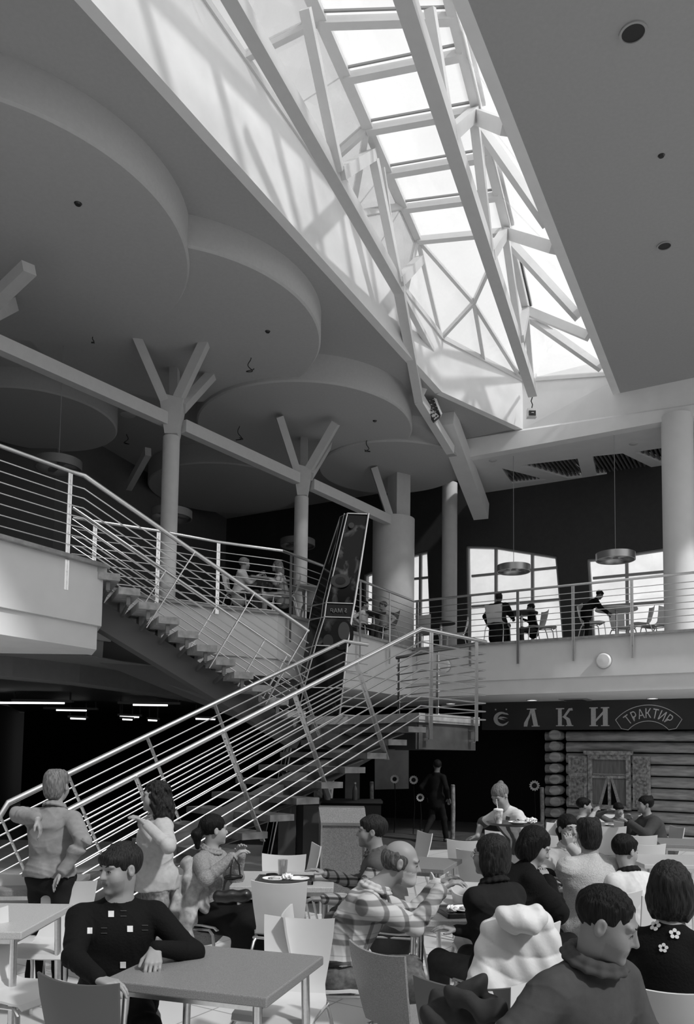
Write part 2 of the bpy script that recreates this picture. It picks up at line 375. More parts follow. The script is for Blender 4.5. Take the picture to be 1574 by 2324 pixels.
sky = thing('skylight', 'long faceted white framed skylight over the hall ceiling opening', 'skylight', (1.5, 12, 10.3))
M_sky = glassmat('dusty_skylight_glass', .97, .22, g=.8)
M_sky2 = glassmat('dusty_side_glass', .84, .30, g=.65)
Lk = [atz(725, 45, zk), atz(780, 172, zk), atz(832, 290, zk), atz(874, 390, zk), atz(914, 468, zk), atz(946, 540, zk)]
Rk = [atz(1030, 35, zk), atz(1049, 117, zk), atz(1080, 245, zk), atz(1106, 350, zk), atz(1130, 440, zk), atz(1150, 520, zk)]
dl, dr = Lk[1]-Lk[0], Rk[1]-Rk[0]
Lk = [Lk[0]-dl*k for k in (6, 4.5, 3, 1.5)]+Lk; Rk = [Rk[0]-dl*k*V(1, 1, 1)+(dr-dl)*0*k for k in (6, 4.5, 3, 1.5)]+Rk
R6 = atz(1192, 700, zk-.35)
for i in range(len(Lk)-1):
    MB().prism([Lk[i], Rk[i], Rk[i+1], Lk[i+1]], (0, 0, .02)).build('glass_pane', M_sky, sky)
def ony(a, b_, y): return a+(b_-a)*((y-a.y)/(b_.y-a.y))
BL = [ony(SB[0], SB[2], min(p.y, SB[2].y)) for p in Lk[:-1]]+[SB[2]]
rbase = V(bk1.x, bk1.y, zb-.35); r0b = V(r0.x, r0.y, zb-.35)
BR = [ony(r0b, rbase, p.y+.25) for p in Rk[:-1]]+[rbase]
for i in range(len(Lk)-1):
    MB().prism([BL[i], Lk[i], Lk[i+1], BL[i+1]], (-.01, .0, .02)).build('glass_pane', M_sky2, sky)
    MB().prism([Rk[i], BR[i], BR[i+1], Rk[i+1]], (.01, 0, .02)).build('glass_pane', M_sky, sky)
EL, ER = SB[3], SB[4]
for tri in ([Lk[-1], Rk[-1], (Lk[-1]+Rk[-1]+EL+ER)/4], [Lk[-1], EL, (Lk[-1]+Rk[-1]+EL+ER)/4], [EL, ER, (Lk[-1]+Rk[-1]+EL+ER)/4], [ER, Rk[-1], (Lk[-1]+Rk[-1]+EL+ER)/4], [Lk[-1], BL[-1], EL], [Rk[-1], ER, R6], [ER, rbase, R6], [Rk[-1], R6, rbase]):
    MB().prism(tri, (0, .01, .015)).build('glass_pane', M_sky, sky)
fm = MB()
def bar(a, b_, w=.09, h=.12): MB().beam(a, b_, w, h).build('glazing_bar', M_steelw, sky)
for i in range(1, len(Lk)): bar(Lk[i]-V(0, 0, .05), Rk[i]-V(0, 0, .05), .12, .1)
M_gap = mat('black_gasket', .03, .6)
for i in range(1, len(Lk)-1):
    o = (Lk[i]-Lk[i+1]).normalized()*-.14; MB().beam(Lk[i]-V(0, 0, .015)+o*-1, Rk[i]-V(0, 0, .015)+o*-1, .025, .03).build('gasket', mat('grey_gasket', .3, .6), sky)
bar(Lk[0], Lk[-1], .16, .14); bar(Rk[0], Rk[-1], .14, .14); bar(Rk[-1], R6, .12, .12)
for a, b_ in ((Rk[4], Rk[6]), (Rk[6], Rk[9]), (Rk[9], R6)):
    o = V(.13, 0, -.02); d_ = (b_-a); MB().beam(a+d_*.06+o, b_-d_*.06+o, .05, .05).build('gasket', M_gap, sky)
for a, b_ in ((SB[0], SB[2]), (SB[2], SB[3]), (SB[3], SB[4]), (SB[4], rbase), (r0b, rbase)): bar(a, b_, .12, .1)
ctr = (Lk[-1]+Rk[-1]+EL+ER)/4
for a, b_ in ((Lk[-1], ctr), (Rk[-1], ctr), (EL, ctr), (ER, ctr), (Lk[-1], EL), (Lk[-1], BL[-1]), (Rk[-1], ER), ((EL+ER)/2, ctr), (R6, ER), (R6, rbase)): bar(a, b_, .07, .08)
def xbar(a, b_, w, h): bar(a, a+(b_-a)*1.22, w, h)
xbar(atz(1075, 262, zk-.1), atz(1136, 285, zb-.3), .16, .18); xbar(atz(1145, 528, zk-.1), atz(1236, 556, zb-.3), .15, .18); xbar(atz(1192, 704, zk-.4), atz(1308, 752, zb-.3), .14, .16)
xbar(atz(1090, 290, zk-.1), atz(1215, 470, zb-.3), .12, .14); xbar(atz(1157, 550, zk-.1), atz(1285, 690, zb-.3), .12, .14); xbar(atz(1200, 720, zk-.4), atz(1335, 815, zb-.3), .12, .14)
bar(Lk[6], BL[6], .1, .12); bar(Lk[6], BL[7], .09, .1); bar(Lk[8], BL[7], .09, .1); bar(Lk[4], BL[4], .09, .1)
# trusses
tz = 9.65
def truss(chord, members, label, w):
    t = thing('roof_truss', label, 'truss', chord[1])
    for a, b_ in zip(chord[:-1], chord[1:]): MB().beam(a, b_, w, w*1.15).build('bottom_chord', M_steelw, t)
    for a, b_, ww in members: MB().beam(a, b_, ww, ww).build('strut', M_steelw, t)
    return t
cl = [atz(548, 30, tz), atz(905, 655, tz)]; cl[0] = cl[0]+(cl[0]-cl[1]).normalized()*2
cl += [at(950, 905, 15.6), at(1022, 1022, 17.2)]
truss(cl, [(atz(770, 395, tz), atz(843, 352, zk-.15), .16), (atz(905, 640, tz), atz(952, 590, zk-.3), .15), (atz(768, 388, tz), atz(692, 20, zk-.5), .13), (atz(905, 640, tz), atz(848, 362, zk-.2), .13),
           (atz(905, 655, tz), at(985, 805, 15.6), .1), (at(950, 900, 15.6), at(985, 830, 15.8), .13), (atz(905, 640, tz), atz(868, 380, zk-.2), .06)],
      'left white steel roof truss, its chord bending down to the ceiling beside the floodlight rack', .17)
cr_ = [atz(930, 30, tz), atz(1208, 890, tz)]; cr_[0] = cr_[0]+(cr_[0]-cr_[1]).normalized()*2
truss(cr_, [(atz(1022, 305, tz), atz(1075, 258, zk-.15), .16), (atz(1112, 580, tz), atz(1145, 528, zk-.15), .15), (atz(1180, 770, tz), atz(1193, 705, zk-.45), .14), (atz(1020, 300, tz), atz(975, 20, zk-.5), .12),
            (atz(1110, 570, tz), atz(1076, 275, zk-.2), .13), (atz(1180, 775, tz), atz(1148, 545, zk-.2), .12), (atz(1206, 870, tz), atz(1194, 715, zk-.5), .1), (atz(1110, 560, tz), atz(1092, 320, zk-.2), .05), (atz(1206, 870, tz), at(1215, 850, 17.2), .05)],
      'right white steel roof truss ending above the hanging floodlight', .19)
# raking beam under the ceiling
rb = thing('raking_beam', 'grey boxed raking beam running from the truss foot down to the dark window wall', 'beam', at(1060, 1050, 18.5))
MB().beam(at(1010, 945, 16.7), at(1092, 1162, 20.2), .38, .44).build('beam_casing', M_fascia, rb)

# ================================================================= COLUMNS AND TREE HEADS
def colthing(x, y, ztop, r, label): 
    t = thing('column', label, 'column', (x, y, 4.165))
    MB().lathe([(0, 0), (r, 0), (r, ztop-4.165), (r-.03, ztop-4.135), (0, ztop-4.135)], (x, y, 4.165), 40).build('shaft', M_col, t, smooth=True); return t
C1 = at(389, 993, 13.5); C2 = at(684, 1130, 16.2); C0 = C1-(C2-C1); C3 = at(893, 1180, 19.0)
lab = {1: 'slim round column with branching tree head, nearer the left landing', 2: 'slim round column with branching tree head, beside the tilted poster pillar'}
def head(t, px, py, d, arms, kx):
    s = d/13.5
    def q(x, y, dd=0): return at(x, y, d+dd)
    c = q(px, py)
    # capital: wedge plate
    w = .02
    poly = [q(px-27*kx, py-92*kx), q(px+28*kx, py-78*kx), q(px+14*kx, py), q(px-14*kx, py)]
    MB().prism([p+V(0, -.14, 0) for p in poly], (0, .28, 0)).build('capital', M_col, t)
    for (x0, y0, x1, y1, dd) in arms:
        MB().beam(q(x0, y0), q(x1, y1, dd), .15, .19, up=(0, 1, 0)).build('branch', M_col, t)
t1 = colthing(C1.x, C1.y, C1.z, .145, lab[1])
head(t1, 391, 990, 13.5, [(380, 925, 298, 735, -.6), (396, 925, 396, 775, .9), (400, 915, 480, 745, -.5), (412, 925, 492, 838, .9)], 1.0)
t2 = colthing(C2.x, C2.y, C2.z, .145, lab[2])
head(t2, 686, 1128, 16.2, [(677, 1080, 634, 945, -.6), (690, 1080, 690, 975, .9), (695, 1075, 762, 960, -.5), (702, 1080, 745, 1008, .9)], .78)
t3 = thing('column', 'thick round grey column behind the tilted poster pillar, narrow block on top', 'column', (C3.x, C3.y, 4.165))
MB().cyl((C3.x, C3.y), .51, 4.165, C3.z, 56).build('shaft', M_col, t3, smooth=True)
MB().box((C3.x+.12, C3.y, (C3.z+8.6)/2), (.4, .4, 8.6-C3.z), rz=.55).build('upper_block', M_col, t3)
MB().beam(at(884, 1172, 18.6), at(848, 1062, 18.4), .16, .18, up=(0, 1, 0)).build('branch', M_col, t3)
c4 = at(1020, 1125, 20.0); t4 = thing('column', 'plain round column against the dark window wall, left of the large window', 'column', (c4.x, c4.y, 4.165))
MB().cyl((c4.x, c4.y), .195, 4.165, 8.72, 40).build('shaft', M_col, t4, smooth=True)
tb = thing('tie_beam', 'long pale beam linking the heads of the round columns', 'beam', C1+V(0, 0, .3))
bA = at(26, 795, 11.0)-(at(378, 953, 13.45)-at(26, 795, 11.0)).normalized()*1.5
for a, b_ in ((bA, at(378, 953, 13.45)), (at(415, 968, 13.6), at(674, 1086, 16.05)), (at(706, 1100, 16.35), at(884, 1182, 18.6))): MB().beam(a, b_, .17, .22).build('beam_span', M_col, tb)
# a further branch arm on the far left
fb = thing('wall_bracket', 'pale angled bracket arm on the far grey wall', 'bracket', at(320, 1060, 19)); MB().beam(at(292, 1105, 19), at(336, 1025, 17.5), .14, .2).build('bracket_arm', M_col, fb)
t0 = colthing(C0.x, C0.y, C0.z, .145, 'column at the left edge, only one branch of its tree head in view')
q0 = C0; r_ = R3.transposed() @ (q0-V(0, 0, HC)); cpx, cpy = CX+FPX*r_.x/-r_.z, CY-FPX*r_.y/-r_.z
head(t0, cpx, cpy, C0.y, [(cpx-12, cpy-75, cpx-95, 600, -.5), (cpx+5, cpy-85, cpx+5, 610, .8), (cpx+12, cpy-85, 66, 608, -.7), (cpx+24, cpy-75, cpx+75, 690, .8)], 1.25)
# ================================================================= RAILINGS
def rail_run(t, top, nrods, spacing, posts=(), post_len=1.55, rod_r=.008, hr=.026, perp=None, first=.17, posts_mat=None, flat=True, rods_top=None):
    """top: handrail polyline; rods run parallel below it; posts at fractions along"""
    MB().tube(top, hr, 14).build('handrail', M_chrome, t, smooth=True)
    for k in range(nrods):
        off = perp*(first+spacing*k) if perp is not None else V(0, 0, -(first+spacing*k))
        MB().tube([p+off for p in (rods_top or top)], rod_r, 8).build('rod', M_chrome, t, smooth=True)
def post(t, p, L, dirv=V(0, 0, -1), w=.05, side=V(1, 0, 0)):
    pm = MB(); dirv = Vector(dirv).normalized(); e = p+dirv*L
    w = w*.78; s = Vector(side).normalized()*(w*.30)
    pm.beam(p+s, e+s, .012, w, up=side); pm.beam(p-s, e-s, .012, w, up=side)
    for k in range(8):
        a = p+dirv*(L*(k+.6)/9); pm.beam(a-s, a+s, .012, .02)
    pm.build('post', M_chrome, t)
def railing(name, label, pts, nrods=7, spacing=.128, plen=1.55, posts=None, group=None):
    t = thing(name, label, 'railing', pts[0]-V(0, 0, 1.1), group=group)
    rail_run(t, pts, nrods, spacing)
    for p, sd_ in posts: post(t, p-V(0, 0, .02), plen, side=sd_)
    return t
def along(a, b, t): return a+(b-a)*t
# right gallery
RP = RAILP
rp = [RP[5], RP[6]+V(0, 0, 0), RP[8]]
def onrail(px, a, b): q = line_pt((a.x, a.y), (b.x, b.y), px); return V(q.x, q.y, 5.25)
s_ = (RP[7]-RP[6]).normalized()
railing('gallery_railing', 'steel rod railing along the right gallery, in front of the large windows', [RP[5], RP[6], RP[8]], posts=[(onrail(x, RP[6], RP[7]), s_) for x in (1174, 1299, 1432)]+[(onrail(1066, RP[6], RP[7]), s_), (RP[5]+V(.06, -.03, 0), s_)])
railing('gallery_railing', 'steel rod railing on the inner gallery edge between the poster pillar and the thick column', [RP[3], RP[4], RP[5]], posts=[(onrail(885, RP[4], RP[5]), RP[5]-RP[4]), (onrail(818, RP[4], RP[5]), RP[5]-RP[4]), (onrail(660, RP[3], RP[4]), RP[4]-RP[3])])
railing('gallery_railing', 'steel rod railing on the gallery edge in front of the couple seated upstairs', [V(*RP[0]), V(*RP[1]), V(*RP[2]), V(*RP[3])], nrods=8, posts=[(onrail(212, RP[0], RP[1]), RP[1]-RP[0]), (RP[1]+V(0, 0, 0), RP[1]-RP[0]), (onrail(494, RP[1], RP[2]), RP[2]-RP[1])], plen=1.2)
# left landing edge railing running into the upper flight
E0 = atz(28, 1022, 5.25); E1 = atz(160, 1070, 5.25); E2 = atz(192, 1080, 5.25); Em = E0+(E0-E1).normalized()*2.5
C1b = at(700, 1433, 11.3)
t = railing('stair_railing', 'steel railing along the pale left landing and down the near side of the upper flight', [Em, E1, E2, C1b], posts=[(E1, E1-E0), (E0+(E0-E1)*1.2, E1-E0)], plen=1.5)
cd = (C1b-E2).normalized(); cn = V(0, 0, 1)-cd*cd.z; cn = -cn.normalized()
for px, py in ((440, 1263), (577, 1353), (699, 1433)):
    k = (px-192)/(700-192); 
    # plan fraction by line intersection
    q = line_pt((E2.x, E2.y), (C1b.x, C1b.y), px); f = (V(q.x, q.y)-V(E2.x, E2.y)).length/(V(C1b.x, C1b.y)-V(E2.x, E2.y)).length
    post(t, E2+(C1b-E2)*f, 1.25, cn, side=V(-cd.y, cd.x, 0))
D0 = atz(165, 1152, 5.25); D1 = at(659, 1491, 12.9)
t = thing('stair_railing', 'steel railing on the far side of the upper stair flight', 'railing', D0-V(0, 0, 1.1))
rail_run(t, [D0, D1], 7, .13)
for px in (375, 492, 604, 655):
    q = line_pt((D0.x, D0.y), (D1.x, D1.y), px); f = (V(q.x, q.y)-V(D0.x, D0.y)).length/(V(D1.x, D1.y)-V(D0.x, D0.y)).length
    post(t, D0+(D1-D0)*f, 1.2, cn, side=V(-cd.y, cd.x, 0))
# lower flight
Bt = atz(955, 1427, 3.35); P2 = atz(1101, 1457, 3.35); P3 = atz(900, 1493, 3.35); At = atz(780, 1455, 3.35)
g = V(-.739, -.674, 0); slope = .47
def Bp(t_): return Bt+g*t_+V(0, 0, -slope*t_)
def Ap(t_): return At+g*t_+V(0, 0, -slope*t_)
def param(P, px):
    k = (lambda r: r.x/r.y)(ray(px, 1600)); return (P.x-k*P.y)/(-g.x+k*g.y)
gd = (g+V(0, 0, -slope)).normalized(); gn = V(0, 0, 1)-gd*gd.z; gn = -gn.normalized()
tB = thing('stair_railing', 'steel railing on the near side of the lower stair flight, wrapping round the landing', 'railing', Bp(4.6)-V(0, 0, 1.1))
for k in range(10):
    z = V(0, 0, -.17-.118*k)
    if k < 9: MB().tube([Bp(4.62)+z, Bt+z, P2+z, P3+z], .009, 8).build('rod', M_chrome, tB, smooth=True)
MB().tube([Bp(4.72), Bt, P2, P3], .028, 14).build('handrail', M_chrome, tB, smooth=True)
for px in (312, 506, 667, 806): post(tB, Bp(param(Bt, px)), 1.27, gn, w=.06, side=V(-g.y, g.x, 0))
sdv = (P2-Bt).normalized()
for px in (979, 1081):
    q = line_pt((Bt.x, Bt.y), (P2.x, P2.y), px); post(tB, V(q.x, q.y, 3.35), 1.42, w=.06, side=sdv)
post(tB, along(P2, P3, .97), 1.42, w=.05, side=P3-P2); post(tB, along(P2, P3, .5), 1.42, w=.05, side=P3-P2)
tA = thing('stair_railing', 'steel railing on the far side of the lower flight, ending beside the short haired woman', 'railing', Ap(4.6)-V(0, 0, 1.1))
A2 = At+V(.35, .33, 0)
MB().tube([Ap(4.75)+V(.0, 0, -.16), Ap(4.63), At, A2], .028, 14).build('handrail', M_chrome, tA, smooth=True)
for k in range(8):
    z = V(0, 0, -.17-.128*k); MB().tube([Ap(4.8)+z, At+z, A2+z], .009, 8).build('rod', M_chrome, tA, smooth=True)
for px in (486, 335, 160, 668): post(tA, Ap(param(At, px)), 1.2, gn, w=.05, side=V(-g.y, g.x, 0))
post(tA, Ap(4.7)-V(0, 0, .1), 1.1, gn, w=.05, side=V(-g.y, g.x, 0))

# ================================================================= STAIRS
M_tr = mat('stair_stone', .11, .3, var=.35, scale=9)
M_under = mat('stair_steel', .10, .4, .3, var=.3, scale=4)
n = V(g.y, -g.x, 0)                                     # from B side ... across the flight
acr = (At-Bt); acr = acr-g*acr.dot(g)                   # across vector B->A
acr.z = 0
st = thing('stair_flight', 'lower open stair flight of stone treads rising from the hall floor to the landing', 'staircase', Bp(4.6)-V(0, 0, 1.1))
N = 13; rise = 2.2/N; run = 4.6/N
for i in range(N):
    c = Bt+g*(run*(i+.35)); c.z = 2.25-rise*(i+1)
    mid = c+acr*.5
    M = Matrix((g, V(-g.y, g.x, 0), V(0, 0, 1))).transposed().to_4x4(); M.translation = mid-V(0, 0, .035)
    MB().box(None, (run*.92, acr.length+.12, .07), M=M).build('tread', M_tr, st)
    br = MB(); br.beam(mid-V(0, 0, .07), mid-V(0, 0, .30)-g*.05, .3, .05, up=g); br.beam(c+acr*.12-V(0, 0, .075), c+acr*.5-V(0, 0, .24), .05, .03); br.beam(c+acr*.88-V(0, 0, .075), c+acr*.5-V(0, 0, .24), .05, .03); br.build('bracket', M_under, st)
a_ = Bt+acr*.5; a_.z = 2.25-.34; e_ = a_+g*4.62+V(0, 0, -2.2)
MB().beam(a_, V(e_.x, e_.y, .0+.02)+V(0, 0, -.0), .34, .26).build('stringer', M_under, st)
# landing
lp = [Bt, P2, P3, D1+V(.15, 0, 0), C1b+V(-.1, .3, 0), At]
lp = [V(p.x, p.y, 0) for p in lp]
ld = thing('stair_landing', 'stone landing slab on dark steel edge beams where both stair flights meet', 'landing', V(.8, 11.4, 2.1))
ctr_ = V(.7, 11.6, 0)
inn = [p+(ctr_-p).normalized()*.08 for p in lp]
MB().prism([V(p.x, p.y, 2.15) for p in inn], (0, 0, .12)).build('slab', mat('landing_stone', .3, .4, var=.25, scale=9), ld)
lb = MB()
inn2 = [p+(ctr_-p).normalized()*.16 for p in lp]
for a, b_ in zip(inn2, inn2[1:]+inn2[:1]): lb.beam(V(a.x, a.y, 1.98), V(b_.x, b_.y, 1.98), .05, .36)
lb.build('edge_beam', mat('galvanised_edge_beam', .10, .35, .5, var=.3, scale=4), ld)
lu = MB(); lu.prism([V(p.x, p.y, 1.86) for p in inn2], (0, 0, .04)); lu.build('underside', M_under, ld)
bo = MB()
for px in (979, 1081):
    q = line_pt((Bt.x, Bt.y), (P2.x, P2.y), px); q = V(q.x, q.y, 0)
    for z in (2.08, 1.93):
        bo.tube([q+V(-.02, .0, z), q+V(-.10, .09, z)], .022, 10)
bo.build('bolt', M_chrome, ld)
# landing support prop
MB().beam(V(.1, 12.2, 0), V(.1, 12.2, 1.9), .22, .22).build('support_post', M_under, ld)
# upper flight
uf = thing('stair_flight', 'upper open stair flight with brackets on one central steel stringer', 'staircase', V(-1.2, 12, 2.25))
ug = V(C1b.x-E2.x, C1b.y-E2.y, 0).normalized(); un = V(-ug.y, ug.x, 0); wdt = 1.42
NU = 11; ru = 1.9/NU; top0 = V(-3.3, 10.25, 0); runu = 2.95/NU
for i in range(NU):
    c = top0+ug*(runu*(i+.6)); z = 4.15-ru*(i+1)+.08
    M = Matrix((ug, un, V(0, 0, 1))).transposed().to_4x4(); mid = c+un*wdt*.5; M.translation = V(mid.x, mid.y, z-.035)
    MB().box(None, (runu*1.05, wdt, .095), M=M).build('tread', M_tread, uf)
    br = MB(); p = V(mid.x, mid.y, z-.07)
    br.beam(p, p-V(0, 0, .2), .2, .05, up=ug)
    for k in (.06, .94):
        e = V((c+un*wdt*k).x, (c+un*wdt*k).y, z-.08); br.beam(e, e-V(0, 0, .13)-ug*.0, .03, .05, up=ug); br.beam(e-V(0, 0, .12), V(mid.x, mid.y, z-.3), .03, .05)
    br.build('bracket', M_iron, uf)
a_ = top0+un*wdt*.5-ug*.1; e_ = a_+ug*3.25
MB().beam(V(a_.x, a_.y, 3.72), V(e_.x, e_.y, 1.95), .30, .34).build('stringer', mat('painted_stringer', .13, .6), uf)
tp = MB(); c = top0+ug*.02; c = c+un*wdt*.5; M = Matrix((ug, un, V(0, 0, 1))).transposed().to_4x4(); M.translation = V(c.x, c.y, 4.12); tp.box(None, (.22, wdt, .1), M=M); tp.build('top_nosing', M_tread, uf)

# ================================================================= POSTER PILLAR
pl = thing('poster_pillar', 'tall tilted tapering pillar covered with dark glossy posters behind the stairs', 'advertising pillar', at(680, 1920, 13.7)*1.0)
pl.location.z = 0
M_gl = mat('glossy_dark_panel', .012, .12, spec=.4)
# poster prints: generic dark blotchy pictures
def postermat(name, sc_, lo, hi, g0, g1):
    m = mat(name, .05, .14, spec=.2); nt = m.node_tree; tc = nt.nodes.new('ShaderNodeTexCoord'); n1 = nt.nodes.new('ShaderNodeTexNoise')
    n1.inputs['Scale'].default_value = sc_; n1.inputs['Detail'].default_value = 3; n1.inputs['Distortion'].default_value = 1.5; r = nt.nodes.new('ShaderNodeValToRGB')
    r.color_ramp.elements[0].position = lo; r.color_ramp.elements[1].position = hi; r.color_ramp.elements[0].color = (g0,)*3+(1,); r.color_ramp.elements[1].color = (g1,)*3+(1,)
    nt.links.new(tc.outputs['Object'], n1.inputs['Vector']); nt.links.new(n1.outputs['Fac'], r.inputs[0]); nt.links.new(r.outputs[0], nt.nodes['Principled BSDF'].inputs['Base Color']); return m
PM1 = postermat('dark_poster_print', 2.6, .52, .75, .006, .22); PM2 = postermat('blotchy_poster_print', 3.5, .45, .7, .015, .13); PM3 = postermat('black_poster_print', 1.2, .55, .8, .006, .05)
def pr_(px, py, d): return at(px, py, d)
# front face corners at heights (left x, right x) in the picture, all on the leaning front face
rows = [(1165, 788, 838, 13.75), (1368, 740, 806, 13.7), (1400, 736, 800, 13.68), (1465, 716, 790, 13.65), (1560, 690, 780, 13.6), (1640, 672, 770, 13.58), (1940, 614, 742, 13.4)]
lx = {1165: 770, 1368: 705, 1400: 700, 1465: 690, 1560: 672, 1640: 655, 1940: 590}
mats_ = [PM1, PM3, PM2, PM3, PM1, PM3]
for i in range(len(rows)-1):
    y0, a0, b0, d0 = rows[i]; y1, a1, b1, d1 = rows[i+1]
    MB().prism([at(a0, y0, d0), at(b0, y0-(-2), d0+.05), at(b1, y1, d1+.05), at(a1, y1, d1)], (0, .05, 0)).build('poster_panel', mats_[i], pl)
    MB().prism([at(lx[y0], y0+8, d0+.35), at(a0, y0, d0), at(a1, y1, d1), at(lx[y1], y1+4, d1+.35)], (.02, .05, 0)).build('side_panel', M_gl if i < 4 else PM3, pl)
    MB().prism([at(b0, y0+2, d0+.05), at(b0-8, y0+4, d0+.6), at(b1-10, y1, d1+.6), at(b1, y1, d1+.05)], (-.02, .03, 0)).build('rear_panel', M_gl, pl)
e = MB()
for i in range(len(rows)-1):
    y0, a0, b0, d0 = rows[i]; y1, a1, b1, d1 = rows[i+1]
    e.tube([at(a0, y0, d0-.02), at(a1, y1, d1-.02)], .013, 8); e.tube([at(b0-2, y0, d0-.0), at(b1-2, y1, d1-.0)], .02, 8); e.tube([at(lx[y0]+2, y0+8, d0+.33), at(lx[y1]+2, y1+4, d1+.33)], .012, 8)
    e.tube([at(a0-7, y0, d0+.05), at(a1-7, y1, d1+.05)], .008, 8)
for y0, a0, b0, d0 in rows[:5]: e.tube([at(a0, y0, d0-.03), at(b0, y0+2, d0+.02)], .012, 8); e.tube([at(lx[y0]+2, y0+8, d0+.33), at(a0, y0, d0-.02)], .01, 8)
e.build('frame', M_chrome, pl, smooth=True)
# generic stand-in for the picture on the lower poster: two dim head shapes
fm_ = MB()
def blob(px, py, d, rx, rz, name, m, k=24):
    c = at(px, py, d); MB().prism([c+V(rx*math.cos(2*math.pi*i/k), 0, rz*math.sin(2*math.pi*i/k)) for i in range(k)], (0, .012, 0)).build(name, m, pl)
blob(776, 1440, 13.645, .20, .27, 'poster_figure', mat('print_dark', .02, .1)); blob(780, 1432, 13.63, .10, .16, 'poster_figure', mat('print_mid', .09, .3)); blob(744, 1455, 13.64, .09, .12, 'poster_figure', mat('print_mid2', .05, .3))
blob(772, 1318, 13.66, .17, .12, 'poster_figure', mat('print_mid3', .06, .3)); blob(772, 1318, 13.65, .09, .07, 'poster_figure', mat('print_dark', .02, .1))
blob(797, 1192, 13.68, .05, .05, 'poster_figure', mat('print_mid2', .05, .3))
def text(body, m, size, M, name, parent, depth=.004):
    cu = bpy.data.curves.new(name, 'FONT'); cu.body = body; cu.size = size; cu.extrude = depth; cu.align_x = 'CENTER'; cu.resolution_u = 4
    tmp = bpy.data.objects.new(name, cu); col.objects.link(tmp); bpy.context.view_layer.update()
    me = bpy.data.meshes.new_from_object(tmp.evaluated_get(bpy.context.evaluated_depsgraph_get())); bpy.data.objects.remove(tmp)
    me.transform(M); o = bpy.data.objects.new(name, me); col.objects.link(o); me.materials.clear(); me.materials.append(m)
    if parent: o.parent = parent; me.transform(Matrix.Translation(-Vector(parent_world(parent))))
    return o
MT = Matrix.Translation(at(768, 1390, 13.66)) @ Matrix.Rotation(math.radians(-2), 4, 'Y') @ Matrix.Rotation(math.pi/2, 4, 'X') @ Matrix.Scale(-1, 4, V(1, 0, 0))
text('5 МАЯ', mat('pale_print', .35, .5), .1, MT, 'lettering', pl)
# ================================================================= SHOP FRONT BELOW THE RIGHT GALLERY
M_log = mat('log_timber', .36, .75, var=.35, scale=3, stretch=(1, 1, 6), bump=.4)
M_old = mat('weathered_timber', .34, .8, var=.6, scale=14, bump=.4)
F0 = S0-sn*.55                                          # cabin plane, in front of the rear wall
def fx(px, py, off=0):                                  # pixel -> point on the shop front plane
    a = (F0-sn*off); return onwall(px, py, (a.x, a.y), (a.x+sd.x, a.y+sd.y))
def FP(p, off=0): return V(p.x-sn.x*off, p.y-sn.y*off, p.z)
sn3 = V(sn.x, sn.y, 0); sd3 = V(sd.x, sd.y, 0)
def xc(px, py=1700): p = fx(px, py); return (V(p.x, p.y)-F0).dot(sd)
def FW(x, z, off=0): p = F0+sd*x-sn*off; return V(p.x, p.y, z)
cab = thing('log_cabin_front', 'imitation log cabin front with shuttered window under the dark sign', 'cabin front', FW(xc(1380), 0))
xL, xR = xc(1286), xc(1640); pit = .262
for k in range(9):
    z = pit*(k+.5)
    MB().tube([FW(xL, z), FW((xL+xR)/2, z+.005), FW(xR, z)], .12, 16).build('log', M_log, cab, smooth=True)
    MB().tube([FW(xc(1238), z), FW(xc(1262), z)], .11, 14).build('log', M_log, cab, smooth=True)
    x = xc(1267)+random.uniform(-.01, .01); r = .128+random.uniform(-.006, .006)
    prof = [(0, 0), (r*.8, 0), (r, .03), (r, .5)]
    mb = MB(); q = FW(x, z+.02, .42); N = 20; vs = []
    for rr_, dz in prof:
        for i in range(N):
            a = 2*math.pi*i/N; vs.append(q+sd3*(rr_*1.12*math.cos(a))+V(0, 0, 1)*(rr_*.88*math.sin(a))+sn3*dz)
    fs = [(i*N+j, i*N+(j+1) % N, (i+1)*N+(j+1) % N, (i+1)*N+j) for i in range(3) for j in range(N)]
    mb.add(vs, fs).build('log_end', M_log, cab, smooth=True)
MB().box(None, (xR-xL, .1, 2.36), M=Matrix((sd3, sn3, V(0, 0, 1))).transposed().to_4x4() if False else (Matrix.Translation(FW((xL+xR)/2, 1.18, -.1)) @ Matrix((sd3, sn3, V(0, 0, 1))).transposed().to_4x4())).build('chinking', M_dk2, cab)
def fbox(x0, x1, z0, z1, off, th, name, m, par, bevel=0):
    M = Matrix.Translation(FW((x0+x1)/2, (z0+z1)/2, off)) @ Matrix((sd3, sn3, V(0, 0, 1))).transposed().to_4x4()
    return MB().box(None, (x1-x0, th, z1-z0), M=M).build(name, m, par, bevel=bevel)
def zc(px, py): return fx(px, py).z
zt_, zb_ = zc(1385, 1718), zc(1385, 1832)
for x0, x1 in ((1293, 1335), (1437, 1477)):
    a, b_ = xc(x0), xc(x1); s = fbox(a, b_, zb_+.02, zt_+.02, .16, .05, 'shutter', M_old, cab)
    m_ = (zt_+zb_)/2+.16
    for (za, zb2) in ((zb_+.1, m_-.05), (m_+.05, zt_-.05)):
        fbox(a+.07, b_-.07, za, zb2, .19, .03, 'panel', mat('weathered_panel', .26, .8, var=.7, scale=16), s); 
a, b_ = xc(1337), xc(1433)
wf = fbox(a, b_, zb_-.04, zb_+.06, .17, .12, 'window_frame', M_old, cab)
fbox(a, b_, zt_-.06, zt_+.05, .17, .12, 'lintel', M_old, cab); fbox(a-.08, b_+.05, zt_+.05, zt_+.14, .2, .18, 'cornice', M_old, cab)
fbox(a, a+.1, zb_, zt_, .17, .11, 'jamb', M_old, cab); fbox(b_-.1, b_, zb_, zt_, .17, .11, 'jamb', M_old, cab)
